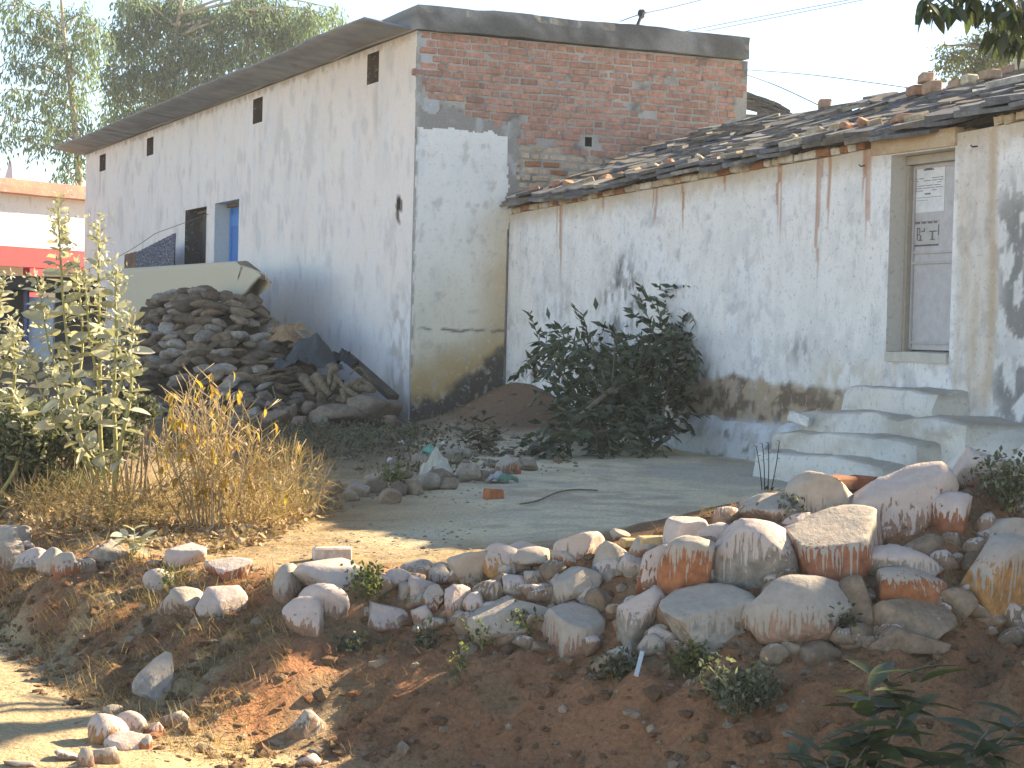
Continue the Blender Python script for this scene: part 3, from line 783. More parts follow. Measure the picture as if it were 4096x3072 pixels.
def slate_mesh(w, l, th, n=9):
    a = np.linspace(0, 2 * math.pi, n, endpoint=False) + nr.uniform(-.2, .2, n)
    sq = 1 / np.maximum(np.abs(np.cos(a)), np.abs(np.sin(a))) ** .38
    x = np.cos(a) * sq * w / 2 * nr.uniform(.86, 1.06, n); y = np.sin(a) * sq * l / 2 * nr.uniform(.86, 1.06, n)
    V = np.vstack([np.stack([x, y, np.full(n, th / 2) + nr.uniform(-.002, .002, n)], 1), np.stack([x * .98, y * .98, np.full(n, -th / 2)], 1)])
    side = np.array([[i, i + n, (i + 1) % n + n, (i + 1) % n] for i in range(n)])
    return V, [side, np.array([list(range(n)), list(range(2 * n - 1, n - 1, -1))])]
slates = []
def slate_frame(u, d, lift, tilt=0, yaw=0, roll_=0):
    e = .02
    pt = Vector(wC(u, -d, roofz(u, d) + lift))
    up = (Vector(wC(u, -d - e, roofz(u, d + e))) - Vector(wC(u, -d, roofz(u, d)))).normalized()
    al = -D1
    nn = al.cross(up).normalized()
    if nn.z < 0: nn = -nn
    R = Matrix((al, up, nn)).transposed()
    if R.determinant() < 0: R = Matrix((-al, up, nn)).transposed()
    return Matrix.Translation(pt) @ R.to_4x4() @ Matrix.Rotation(yaw, 4, 'Z') @ Matrix.Rotation(tilt, 4, 'X') @ Matrix.Rotation(roll_, 4, 'Y')
NR = 14
for r_ in range(NR):
    d = -.10 + r_ * (RUN + .12) / (NR - 1)
    u = .12 + (r_ % 2) * .13
    while u < 13.2:
        w = rng.uniform(.28, .50)
        layers = 3 if r_ == 0 else 1
        for q in range(layers):
            l = rng.uniform(.34, .46)
            lift = .02 + rng.uniform(-.01, .024) + (q * .032 - .02 if r_ == 0 else 0)
            slates.append((u + w / 2, max(d + .12 + rng.uniform(-.035, .035) + q * .03 - (.09 if r_ == 0 else 0), -.03), w * 1.14, l, lift, -rng.uniform(.02, .13), rng.uniform(-.2, .2), rng.uniform(-.08, .08)))
        u += w * rng.uniform(.88, 1.0)
def slate_col():
    v = rng.random(); q = rng.uniform(.7, 1.25)
    c = (.14, .145, .155) if v < .66 else ((.165, .14, .115) if v < .86 else ((.23, .215, .185) if v < .96 else (.33, .31, .26)))
    return tuple(x * q for x in c) + (1,)
def seen_size(s):
    p = wC(s[0], -s[1], 2); inside = 2900 / 7716 > (p.x / p.y) 
    return -(s[2] / p.y) if p.x / p.y < .29 else 0
slates.sort(key=seen_size)
sm_ = [(w, mesh_np('slate', *slate_mesh(w, .40, .034), M['slate'])) for w in (.33, .38, .43, .48, .54) for _ in range(3)]
rest = []
for k, s in enumerate(slates):
    Mx = slate_frame(s[0], s[1], s[4], s[5], s[6], s[7])
    c4 = slate_col()
    if k < 274:
        w, me = min(sm_, key=lambda q: abs(q[0] - s[2]) + rng.random() * .03)
        inst('slate', me, Mx, low, c4)
    else:
        V, Fs = slate_mesh(s[2], s[3], .034)
        rest.append((np.array([Mx @ Vector(v) for v in V]), Fs, c4))
V, Fs = join([(a, b) for a, b, c in rest])
o = add('slate_courses', V, Fs, M['slate_joined'], low, attrs={'Col': np.vstack([np.tile(c[:3], (18, 1)) for _, _, c in rest])}); o['kind'] = 'stuff'
# ridge slates standing proud along the skyline
for k in range(26):
    u = .5 + k * .47 + rng.uniform(-.1, .1)
    inst('slate', rng.choice(sm_)[1], slate_frame(u, RUN - .05, .02 + rng.uniform(0, .03), -rng.uniform(.1, .25), rng.uniform(-.5, .5), rng.uniform(-.15, .1)), low, slate_col())
# further slates of a lower roof showing past the brick wall's end
for k in range(22):
    f = k / 21; p = at(2965 + 200 * f + rng.uniform(-12, 12), 385 + 75 * f + rng.uniform(-20, 35), 26.2)
    inst('slate', rng.choice(sm_)[1], Matrix.Translation(p) @ Matrix.Rotation(rng.uniform(-.6, .6), 4, 'Z') @ Matrix.Rotation(.25 + rng.uniform(-.1, .1), 4, 'Y'), low, (.075, .08, .085, 1))
P = [boxw(lambda x, y, z: Vector((x, y, z)), at(2950, 400, 26.6).x, at(3190, 400, 26.6).x, 26.3, 26.9, -1.2, at(3100, 470, 26.6).z)]
add('rear_wall', *join(P), M['concrete'], low, attrs={'Col': np.full((8, 3), .2)})
# large bright slab lying askew at the near end of the roof
V, Fs = slate_mesh(.36, 1.5, .05, 11)
Mx = slate_frame(pC(4050, 380, -1.0)[0], 1.3, .13, -.05, .25, .0)
o = add('roof_slab_stone', np.array([Mx @ Vector(v) for v in V]), Fs, M['rawstone'], low, color=(.50, .48, .42, 1)); o['label'] = 'long pale stone slab lying askew across the slates'
# ------------------------------------------------------------------ whitewashed steps up to the door
st = thing('stone_steps', wC(8, .6, -1.1), 'worn whitewashed stone steps climbing to the grey door', 'steps')
def stepcol(V, blue):
    n = fbm(V[:, 0] * 3, V[:, 1] * 3 + V[:, 2] * 4, 4, 141); f = fbm(V[:, 0] * 9, V[:, 2] * 12 + V[:, 1] * 9, 4, 142)
    c = mix(np.tile(np.array((.75, .69, .60)), (len(V), 1)), (.50, .44, .355), sm(.5, .7, n))
    c = mix(c, (.60, .61, .58), sm(.42, .6, fbm(V[:, 0] * 1.5, V[:, 2] * 2, 3, 143)) * blue)
    return mix(c, (.70, .69, .66), sm(.52, .7, f) * .6)
for k, (xl, xr, yt, p, blue) in enumerate(((3350, 3738, 1538, .34, .3), (3190, 3850, 1632, .64, .6), (3075, 3640, 1712, .93, .8), (3012, 3500, 1792, 1.22, .8))):
    ul, zt = pC(xl, yt, p); ur, _ = pC(xr, yt, p)
    zlo = -1.3 if k > 1 else zt - .34
    def worn(u, o, z, ul=ul, ur=ur, p=p, zt=zt, zlo=zlo):
        fu, fo, fz = (u - ul) / (ur - ul), max(0, o) / p, (z - zlo) / (zt - zlo)
        w1, w2, w3 = [float(fbm(u * 2.2 + 3 * q, o * 2 + z * 2.5 + 7 * k, 3, 300 + q)) - .5 for q in range(3)]
        edge = max(0, abs(fu - .5) * 2 - .72) / .28
        o2 = o - fo * (.05 * edge ** 2 + .008 * max(0, fz - .85) * 6 * fo) + fo * (.10 * w1 + .03 * (1 - fz))
        z2 = z - fz * (.015 * edge ** 2 + .008 * max(0, fo - .85) * 6) + fz * .06 * w2
        return wC(u + (fu - .5) * .1 * (1 - fz) + .10 * w3, o2, z2)
    V, Fs = grid_box(worn, ul, ur, -.02, p, zlo, zt, .05, .05, .05, .028, 150 + k * 7)
    add('step', V, Fs, M['plaster'], st, smooth=True, attrs={'Col': mix(stepcol(V, blue), np.array((.42, .36, .28)), sm(zt - .09, zt - .03, V[:, 2]) * sm(p + .01, p - .10, np.array([-(Vector(v) - J0).dot(D2) for v in V])) * (.55 + .45 * vnoise(V[:, 0] * 6, V[:, 1] * 6, 5)))})
    zprev = zt
for k, (xl, xr, yt, p) in enumerate(((3790, 3990, 1668, .85), (3985, 4180, 1690, .95), (3560, 3800, 1700, 1.0))):
    ul, zt = pC(xl, yt, p); ur, _ = pC(xr, yt, p)
    V, Fs = rock(ur - ul + .1, p * 1.5, (zt + 1.3) * 2, nr, 4, 6, .04, (.7, .95))
    V = V + np.array([0, 0, -1.3]) ; W = np.array([wC((ul + ur) / 2 + x, .12 + y, z) for x, y, z in V])
    add('masonry_lump', W, Fs, M['plaster'], st, smooth=True, attrs={'Col': stepcol(W, .3)})

# ------------------------------------------------------------------ stones
TONE = {'W': ((.33, .23, .18), .82), 'w': ((.33, .20, .145), .60), 'r': ((.33, .13, .075), .46), 'R': ((.34, .13, .065), .34),
        'b': ((.27, .18, .125), .25), 'g': ((.30, .27, .235), .45), 'n': ((.26, .185, .13), -.5), 'o': ((.40, .20, .085), .40)}
def tone(c):
    (r_, g_, b_), w = TONE[c]; q = rng.uniform(.85, 1.15)
    return (r_ * q, g_ * q, b_ * q, w + rng.uniform(-.05, .05))
def stone_at(px, py, w, h, c, name='stone', parent=None, sub=3, dep=.85, push=.0, mat='stone', cuts=9, Y=None):
    if Y is None:
        Y = min(on_ground(px, py + .05 * h).y, on_ground(px, py + .42 * h).y + .5 * (w + h) / 2 * 8.5 / F)
    Y -= push
    s = Y / F; sw, sh = w * s * 1.27, h * s * 1.33
    P = at(px, py, Y)
    if w < 170: sw *= 1.1; sh *= 1.08
    V, Fc = rock(sw, (sw + sh) / 2 * dep, sh, np.random.RandomState(int(px * 7 + py * 13)), sub, cuts, .045)
    o = add(name, V + np.array(P), Fc, M[mat], parent, origin=P, smooth=True, color=tone(c))
    return o
wall_st = thing('dry_stone_wall', on_ground(2300, 2600), 'loose dry stone retaining wall of boulders splashed with whitewash holding up the yard', 'stone wall')
WALL = """1889 2275 150 162 W;2006 2262 118 142 o;2098 2218 176 84 W;2142 2244 166 82 W;2256 2256 112 84 R;2325 2196 162 104 W;2420 2256 178 150 W
1673 2290 112 80 b;1762 2313 104 84 r;1578 2322 98 70 w;1686 2376 98 110 w;1616 2376 68 86 W;1750 2402 86 106 r;1822 2410 104 124 w
1528 2465 190 132 w;1692 2465 80 98 w;1908 2440 88 104 w;1952 2376 104 86 b;2072 2345 80 80 g;2130 2330 78 100 b;2218 2313 90 76 g;2200 2390 80 70 n
2040 2492 274 215 W;2313 2345 146 164 W;2262 2516 256 276 w;2534 2269 126 128 g;2566 2490 156 206 g;2630 2320 132 208 r;2465 2661 148 118 b;1756 2503 98 64 b
2760 2152 150 138 W;2842 2159 118 98 w;2772 2311 196 240 R;3006 2266 276 256 g;3063 2051 290 104 w;3297 2000 214 155 W;3392 2038 180 104 w;3234 2127 138 98 w
3310 2228 336 296 r;3614 2026 310 310 w;3816 2083 150 156 r;3576 2279 270 132 g;3607 2374 258 142 R;3614 2494 288 168 n;3430 2437 130 168 n;3209 2482 322 246 w
2835 2532 306 258 g;3019 2488 74 118 w;4013 2387 260 336 o;4050 2165 196 130 w;3823 2425 112 92 n;3285 2615 118 92 n;3633 2575 220 98 n;3430 2558 96 84 n
4070 2030 90 120 w;1834 2480 90 60 b;2000 2330 60 60 n;2420 2400 120 90 n;2690 2440 110 120 b;2930 2410 90 90 n;3130 2380 110 90 n;3480 2330 80 70 n;2150 2600 80 50 n;2480 2140 60 40 W
3700 2200 110 80 n;3900 2280 120 90 n;3100 2130 90 80 n;2900 2070 80 60 b;2690 2200 90 90 w;2590 2200 110 80 w;3160 2600 70 50 n;2380 2560 60 60 n;1950 2510 70 50 n"""
big_labels = {0: 'pale stone with a rounded white face', 1: 'orange brown stone with one white drip', 32: 'brick red boulder under a white cap', 39: 'big wedge striped red between white drips'}
wi = 0
for line in WALL.replace(';', '\n').split('\n'):
    a = line.split(); px, py, w, h = map(float, a[:4])
    if px > 2700: w *= 1.17; h *= 1.14
    o = stone_at(px, py, w, h, a[4], parent=wall_st, sub=4 if w > 160 else 3, mat='rawstone' if a[4] == 'n' else 'stone')
    if (px, py) in ((3310, 2228),): o['label'] = 'big wedge striped red between white drips'
    if (px, py) in ((4013, 2387),): o['label'] = 'large orange boulder with long white drips'
    if (px, py) in ((2772, 2311),): o['label'] = 'brick red boulder under a white cap'
    if (px, py) in ((3614, 2494),): o['label'] = 'bare brown oval boulder'
# chinking stones between the boulders
for k in range(210):
    px, py = rng.uniform(1500, 4090), rng.uniform(2060, 2640)
    top = np.interp(px, [1500, 1900, 2400, 2700, 3000, 3400, 3800, 4100], [2320, 2260, 2240, 2200, 2110, 2060, 2050, 2060]); bot = np.interp(px, [1500, 2000, 2500, 3000, 3500, 4100], [2500, 2560, 2640, 2640, 2600, 2560])
    if top < py < bot:
        w = rng.uniform(44, 110); stone_at(px, py, w, w * rng.uniform(.6, .9), rng.choice('nnnbgb'), parent=wall_st, sub=2, push=.02, mat='stone')
edge = thing('stone_edging', on_ground(150, 2300), 'short row of white splashed stones along the top of the bank at the left', 'stone wall')
for px, py, w, h, c in ((50, 2175, 150, 130, 'g'), (20, 2230, 120, 150, 'w'), (108, 2193, 74, 44, 'W'), (64, 2231, 70, 88, 'W'), (127, 2258, 124, 98, 'g'), (203, 2263, 86, 104, 'W'), (275, 2263, 100, 98, 'r'), (345, 2270, 70, 60, 'b'), (-60, 2230, 140, 130, 'w')):
    stone_at(px, py, w, h, c, parent=edge)
LOOSE = [(430, 2220, 145, 88, 'g', 'flat grey stone tilted beside the small broad leaved seedling'), (747, 2231, 126, 106, 'W', 'white pyramid shaped stone at the edge of the dry leaf litter'),
 (918, 2285, 176, 110, 'r', 'white topped stone with a red underside above the gully'), (655, 2325, 120, 92, 'W', 'crumbled white stone half buried at the lip of the bank'),
 (728, 2430, 164, 118, 'w', 'rounded white stone with drips, left of a touching pair'), (873, 2408, 182, 140, 'W', 'large white stone rising to a point, right of a touching pair'),
 (1165, 2351, 108, 142, 'w', 'upright stone with dripping whitewash at the left end of the wall'), (1330, 2330, 275, 140, 'W', 'broad sunlit white boulder at the left end of the wall'),
 (1290, 2420, 176, 132, 'W', 'sunlit white stone stacked under the broad sunlit boulder'), (1222, 2492, 134, 150, 'w', 'lowest white stone of the left stack with red drips below'),
 (1350, 2462, 80, 50, 'w', 'small white stone wedged beside the lowest stone of the left stack'),
 (405, 2934, 164, 112, 'o', 'flat sunlit stone with a red front on the track'), (513, 2921, 112, 112, 'g', 'pale stone touching the red fronted stone on the track'),
 (510, 2978, 140, 74, 'W', 'slanted white stone in front of the red fronted stone'), (405, 3022, 120, 84, 'b', 'small brown stone lowest in the cluster on the track'),
 (627, 2927, 78, 60, 'r', 'small reddish stone at the foot of the bank'), (696, 2877, 98, 72, 'b', 'rounded brown stone with a sunlit top at the foot of the bank'),
 (342, 3041, 60, 74, 'w', 'narrow white and red stone at the bottom edge of the track'), (272, 3028, 110, 44, 'b', 'low dark stone left of the cluster on the track'),
 (1234, 2908, 130, 128, 'b', 'grey brown stone half buried in the red slope'), (1222, 3054, 90, 60, 'w', 'pale stone at the very bottom of the red slope'),
 (95, 3062, 126, 44, 'o', 'flat stone at the bottom left on the sunlit track'), (456, 2842, 66, 34, 'W', 'tiny pale stone on the sunlit track under the bank'),
 (570, 2975, 60, 60, 'R', 'small red stone beside the slanted white stone'), (3120, 1770, 46, 44, 'n', 'small dark pebble on the lowest step')]
for px, py, w, h, c, lab in LOOSE[:-1]:
    o = stone_at(px, py, w, h, c); props(o, lab, 'stone', 'loose stones on the bank and track')
V, Fc = rock(.15, .06, .24, nr, 3, 10, .03, (.45, .8)); P = on_ground(627, 2770)
Rm = Matrix.Rotation(.6, 3, 'Y') @ Matrix.Rotation(-.4, 3, 'X')
o = add('stone', np.array([Rm @ Vector(v) for v in V]) + np.array(P) + np.array((0, 0, .06)), Fc, M['stone'], smooth=False, color=(.36, .32, .29, .5)); props(o, 'thin grey slab standing on edge in the red slope', 'stone', 'loose stones on the bank and track')
# bricks lying about
def loose_brick(px, py, L, Wd, H, yaw, colr, lab, lift=0., group=None, mat='brick', Y=None, tilt=(0, 0)):
    P = on_ground(px, py) if Y is None else at(px, py, Y)
    V, Fs = rbox(L, Wd, H, .008, .004)
    R = Matrix.Rotation(yaw, 3, 'Z') @ Matrix.Rotation(tilt[0], 3, 'X') @ Matrix.Rotation(tilt[1], 3, 'Y')
    V = np.array([R @ Vector(v) for v in V]) + np.array(P) + np.array((0, 0, H / 2 - .004 + lift))
    o = add('brick', V, Fs, M[mat], origin=P, color=(*colr, 1)); return props(o, lab, 'brick', group)
loose_brick(1973, 1996, .115, .1, .07, .5, (.50, .17, .08), 'half a bright orange red brick alone on the grey yard')
loose_brick(1328, 2243, .20, .085, .07, .25, (.62, .52, .46), 'whole pale whitewashed brick lying on the sunlit yard', mat='rawstone')
loose_brick(2520, 2186, .085, .1, .04, .2, (.52, .38, .2), 'short yellow brick end in the sun on top of the stone wall')
loose_brick(2612, 2184, .13, .1, .04, .15, (.50, .36, .2), 'longer yellow brick in the sun on top of the stone wall')
loose_brick(3348, 1955, .15, .12, .06, .7, (.27, .13, .08), 'dusty red brick behind the white boulder at the yard edge')
loose_brick(3450, 1960, .13, .1, .07, -.5, (.36, .13, .07), 'orange brick lying beside the giant grey boulder')
loose_brick(3466, 1893, .07, .04, .03, .2, (.28, .1, .07), 'dark red brick chip on the yard above the orange brick')
loose_brick(3200, 1692, .19, .09, .08, -.5, (.74, .72, .68), 'white painted stone block lying on the second step', mat='rawstone', Y=pC and onplane(3200, 1692, J0 - D2 * .75, D2).y, tilt=(0, .25))
# whitewashed block at the yard edge
o = stone_at(3925, 1925, 330, 250, 'W', name='mud_block', sub=4, cuts=7, Y=8.8, dep=.7); o.color = (.33, .15, .09, .8); props(o, 'large squarish whitewashed block above the giant grey boulder', 'stone block')

# rubble and litter at the foot of the mound
RUB = [(1560, 1990, 70, 60, 'n'), (1440, 1960, 80, 70, 'n'), (1590, 1960, 60, 60, 'g'), (1655, 1955, 80, 60, 'b'), (1715, 1935, 70, 66, 'g'), (1770, 1905, 90, 60, 'b'), (1800, 1940, 76, 44, 'g'), (1870, 1900, 80, 70, 'g'),
       (1930, 1905, 60, 50, 'n'), (1690, 1850, 80, 60, 'g'), (1815, 1815, 110, 50, 'b'), (2035, 1868, 80, 72, 'r'), (2110, 1860, 66, 56, 'n'), (1500, 1940, 90, 80, 'g'), (1990, 1900, 50, 40, 'n'), (1400, 1985, 60, 50, 'n'), (1960, 1850, 50, 40, 'n'), (1340, 1960, 70, 60, 'b'), (1620, 1900, 50, 40, 'n')]
for k, (px, py, w, h, c) in enumerate(RUB):
    o = stone_at(px, py, w, h, 'n' if c != 'r' else c, name='rubble_stone', sub=3, mat='rawstone' if c != 'r' else 'stone', cuts=15)
    if c != 'r': o.color = tuple(np.array(((.30, .235, .175), (.36, .30, .24), (.26, .19, .14))[k % 3]) * rng.uniform(.85, 1.15)) + (1,)
    lab = {11: 'rounded stone with a red base at the yard edge under the branches', 3: 'dark red rubble block in front of the plastic bag', 0: 'brown stone at the sunlit left end of the rubble row', 9: 'grey stone just left of the pale torn plastic bag', 7: 'pale grey stone under the right corner of the torn bag', 6: 'small flat light stone in front of the torn bag', 12: 'brown angular stone right of the red based stone', 13: 'large dusty grey stone at the left of the rubble by the weed clump', 10: 'flat slanting stone below the grey leaved sapling'}.get(k, 'grey brown rubble stone at the foot of the red earth mound')
    props(o, lab, 'stone', 'rubble stones at the foot of the mound')
def crumple(px, py, w, h, seed, Y=None, dep=.5, n=16):
    P = on_ground(px, py + h * .45) if Y is None else at(px, py + h * .45, Y)
    s = P.y / F
    U_, V_ = np.meshgrid(np.linspace(-1, 1, n), np.linspace(-1, 1, n), indexing='ij'); u, v = U_.ravel(), V_.ravel()
    r_ = np.sqrt(u * u + v * v)
    z = h * s * np.clip(1 - r_ * .8, 0.03, 1) * (.5 + .9 * vnoise(u * 3, v * 3, seed)) + .03 * (vnoise(u * 7, v * 7, seed + 1)) + h * s * .35 * np.abs(vnoise(u * 5 + v * 3, v * 9, seed + 4) - .5)
    x = u * w * s / 2 * (1 + .3 * (vnoise(u * 2, v * 2, seed + 2) - .5)); y = v * w * s * dep
    Fc = gridfaces(n, n); N = len(u)
    Vv = np.stack([np.r_[x, x], np.r_[y, y], np.r_[z, z - .004]], 1) + np.array(P)
    return Vv, np.vstack([Fc, Fc[:, ::-1] + N]), P
for px, py, w, h, sd, c, lab in ((1745, 1865, 120, 110, 3, (.55, .52, .42), 'torn pale plastic bag in the rubble'), (1720, 1815, 70, 50, 8, (.13, .36, .27), 'scrap of green plastic above the pale torn bag'),
                                 (1990, 1915, 90, 36, 5, (.40, .42, .40), 'crumpled clear plastic wrapper at the yard edge'), (2030, 1920, 80, 30, 6, (.09, .22, .15), 'dark green plastic scrap at the yard edge')):
    V, Fs, P = crumple(px, py, w, h, sd); o = add('plastic_bag', V, Fs, M['paint'], origin=P, color=(*c, 1)); props(o, lab, 'litter')
for px, py, lab in ((1606, 1775, 'white paper scrap left of the mound'), (1775, 1776, 'white paper scrap on the mound below the sapling'), (1560, 1845, 'tiny white wrapper in the weeds left of the plastic bag')):
    V, Fs, P = crumple(px, py, 22, 14, int(px)); o = add('paper_scrap', V, Fs, M['paint'], origin=P, color=(.75, .75, .74, 1)); props(o, lab, 'litter')
P = on_ground(2565, 2680)
V, Fs = rbox(.018, .006, .11, .002); R = Matrix.Rotation(.28, 3, 'Y') @ Matrix.Rotation(-.5, 3, 'X'); V = np.array([R @ Vector(v) for v in V]) + np.array(at(2557, 2655, P.y - .06))
o = add('plastic_strip', V, Fs, M['paint'], color=(.42, .50, .55, 1)); props(o, 'pale blue plastic strip leaning between the boulders', 'litter')
pts = spline([on_ground(x, y) + UP * .012 for x, y in ((2080, 2024), (2150, 2012), (2230, 1978), (2300, 1966), (2390, 1968))], 4)
o = add('stick', *tube(pts, .006, 5), M['stick']); props(o, 'thin bent stick lying across the grey yard', 'stick')

# ------------------------------------------------------------------ heap of dried dung lumps and stones against the front wall
def heapz(x, y, c, rx, ry, hgt): 
    r_ = np.sqrt(((x - c[0]) / rx) ** 2 + ((y - c[1]) / ry) ** 2)
    return np.minimum(hgt * .73, hgt * np.clip(1 - r_ ** 1.1, 0, 1))
def heap(name, label, cat, c, rx, ry, hgt, lvl, size, cols, mat, cap, piece, flat=.42):
    cw = wA(c[0], c[1], 0); g0 = gz1(cw.x, cw.y) - .03
    HW = lambda x, y: (cw.x - D1.x * x - D2.x * y, cw.y - D1.y * x - D2.y * y)
    t = thing(name, (cw.x, cw.y, g0), label, cat)
    n = 40; a, r_ = np.meshgrid(np.linspace(0, 2 * math.pi, n), np.linspace(0, 1, 14), indexing='ij'); a, r_ = a.ravel(), r_.ravel()
    x = np.cos(a) * r_ * rx * .97; y = np.sin(a) * r_ * ry * .97
    z = g0 + heapz(x, y, (0, 0), rx, ry, hgt) - .2 + (fbm(x * 5, y * 5, 3, 3) - .5) * .16
    x, y = HW(x, y)
    add('core', np.stack([x, y, z], 1), gridfaces(n, 14), M['lump'], t, color=(.05, .04, .03, 1))
    pos = []
    zz = .04
    while zz < hgt * .735:
        rr = (1 - zz / hgt) ** .91
        for ang in np.arange(-1.0, 2.7, size * .95 / max(.25, rr * (rx + ry) / 2)):
            ang += rng.uniform(-.04, .04)
            pos.append((*HW(math.cos(ang) * rr * rx, math.sin(ang) * rr * ry), g0 + zz + rng.uniform(-.02, .02), ang))
        zz += lvl
    for q in range(16): pos.append((*HW(rng.uniform(-.2, .2) * rx, rng.uniform(-.2, .2) * ry), g0 + hgt * .73 + rng.uniform(-.04, .07), rng.uniform(0, 6)))
    rng.shuffle(pos)
    shapes = [mesh_np(piece, *rock(size * rng.uniform(.85, 1.5), size * rng.uniform(.8, 1.15), size * flat * rng.uniform(.8, 1.45), nr, 3, 9, .2, (.5, .95)), M[mat], smooth=True) for _ in range(14)]
    for p in pos[:cap]:
        q = rng.uniform(.65, 1.25); cc = tuple(x * q for x in rng.choice(cols))
        Mx = Matrix.Translation(p[:3]) @ Matrix.Rotation(p[3] + math.pi + .4 + rng.uniform(-.5, .5), 4, 'Z') @ Matrix.Rotation(rng.uniform(-.35, .35), 4, 'X') @ Matrix.Rotation(rng.uniform(-.45, .45), 4, 'Y')
        Mx = Mx @ Matrix.Diagonal((rng.uniform(.75, 1.2), rng.uniform(.8, 1.2), rng.uniform(.8, 1.25), 1))
        inst(piece, rng.choice(shapes), Mx, t, (*cc, 1))
    return t
heap('dung_heap', 'tall heap of dried grey brown dung cakes stacked beside the front wall', 'fuel heap', (3.5, 1.55), 3.3, 1.6, 2.16, .098, .31, [(.20, .15, .105), (.24, .195, .15), (.16, .12, .085), (.30, .265, .225), (.22, .16, .11)], 'lump', 296, 'dung_cake', .36)
heap('rubble_heap', 'low dark heap of stones and rubbish at the foot of the front wall corner', 'rubble heap', (.95, .75), 1.1, .75, .6, .1, .22, [(.15, .115, .085), (.20, .16, .12), (.12, .095, .075)], 'lump', 70, 'stone', .55)
FL = [(1335, 1668, 205, 84, 'broad flat brown slab, left of two at the foot of the heap'), (1488, 1632, 190, 110, 'broad flat brown slab tilted against the wall corner, right of two'), (1190, 1690, 58, 56, 'small round grey stone under the dry bush'), (1105, 1665, 96, 60, 'low pinkish grey stone left of the round grey stone'),
      (1285, 1705, 60, 62, 'reddish wedge stone in front of the broad flat slab'), (1090, 1620, 46, 26, 'small pale brick shaped stone in the heap foot'), (1168, 1645, 30, 44, 'narrow upright stone beside the round grey stone'), (1235, 1630, 50, 40, 'grey stone tucked behind the broad flat slab'), (1435, 1725, 70, 40, 'small stone in the weeds near the wall corner'), (1385, 1600, 60, 34, 'stone lying on top of the broad flat slab'), (1560, 1680, 50, 30, 'last small stone at the wall corner')]
for k, (px, py, w, h, lab) in enumerate(FL):
    o = stone_at(px, py, w, h, 'n', name='stone', sub=3, mat='rawstone', Y=22.35 - .002 * (py - 1660) * 3, dep=1.2); o.color = (.25 + rng.uniform(-.03, .03), .185, .14, 1) ; props(o, lab, 'stone', 'stones at the foot of the heap')
# tarpaulin, planks, roots and firewood lying on the heap
V, Fs, P = crumple(1232, 1430, 260, 130, 21, Y=23.0, dep=.32, n=22); o = add('tarpaulin', V, Fs, M['paint'], origin=P, color=(.045, .055, .06, 1), smooth=False); props(o, 'crumpled dark plastic tarpaulin thrown over the heap by the wall', 'tarpaulin')
V, Fs, P = crumple(1370, 1430, 110, 90, 22, Y=23.2, dep=.4, n=14); o = add('tarpaulin', V, Fs, M['paint'], origin=P, color=(.03, .033, .038, 1)); props(o, 'black plastic bundle at the right end of the tarpaulin', 'tarpaulin')
V, Fs, P = crumple(1150, 1350, 300, 110, 23, Y=24.1, dep=.3, n=18); o = add('sackcloth', V, Fs, M['lump'], origin=P, color=(.33, .22, .13, 1)); props(o, 'brown sacking draped behind the tarpaulin', 'sacking')
def plank(p0, p1, w, th, name, lab, c, group=None):
    p0, p1 = Vector(p0), Vector(p1); ax = (p1 - p0); L = ax.length; ax.normalize(); sd = ax.cross(UP).normalized(); nn = sd.cross(ax)
    V, Fs = rbox(L, w, th, .006, .004); R = Matrix((ax, sd, nn)).transposed()
    o = add(name, np.array([R @ Vector(v) for v in V]) + np.array((p0 + p1) / 2), Fs, M['rawstone'], origin=(p0 + p1) / 2, color=(*c, 1)); return props(o, lab, name.replace('_', ' '), group)
plank(at(1205, 1325, 23.9), at(1300, 1400, 23.5), .16, .04, 'plank', 'short grey plank end poking up behind the tarpaulin', (.20, .17, .14))
plank(at(1385, 1425, 23.55), at(1575, 1590, 22.75), .15, .07, 'plank', 'long dark beam sloping down along the wall to the corner', (.10, .08, .065))
def woody(name, lines, lab, cat, r0, group=None, mat='stick'):
    P = [tube(spline([at(x, y, Y) for x, y, Y in L], 4), np.linspace(r0, r0 * .45, (len(L) - 1) * 4 + 1), 6) for L in lines]
    o = add(name, *join(P), M[mat], smooth=True); return props(o, lab, cat, group)
woody('tree_stump', [((1320, 1460, 22.7), (1345, 1510, 22.6), (1385, 1560, 22.5)), ((1345, 1510, 22.6), (1330, 1560, 22.5)), ((1350, 1470, 22.6), (1320, 1490, 22.6), (1318, 1540, 22.5)), ((1380, 1550, 22.5), (1440, 1520, 22.6), (1500, 1560, 22.5)), ((1385, 1560, 22.5), (1440, 1590, 22.4)), ((1372, 1560, 22.5), (1378, 1610, 22.4))], 'knot of grey tree roots and forked branches on the heap', 'roots', .05)
for k, (L, lab) in enumerate(((((1262, 1505, 22.7), (1320, 1580, 22.5)), 'thick cut log end, left of two short logs'), (((1215, 1510, 22.8), (1260, 1575, 22.6)), 'shorter log end nearest the dung cakes'), (((1395, 1545, 22.6), (1500, 1560, 22.5)), 'pale split log wedged under the roots'))):
    woody('log', [L], lab, 'log', .075, 'cut logs on the heap')
for k in range(16):
    x0, y0 = rng.uniform(760, 960), rng.uniform(1500, 1660); x1, y1 = x0 + rng.uniform(180, 340), y0 - rng.uniform(-20, 90)
    woody('firewood_stick', [((x0, y0, 23.4), ((x0 + x1) / 2, (y0 + y1) / 2 + rng.uniform(-14, 14), 23.2), (x1, y1, 23.2))], 'long thin firewood stick laid along the foot of the dung heap', 'firewood', rng.uniform(.012, .03), 'firewood sticks at the foot of the dung heap')
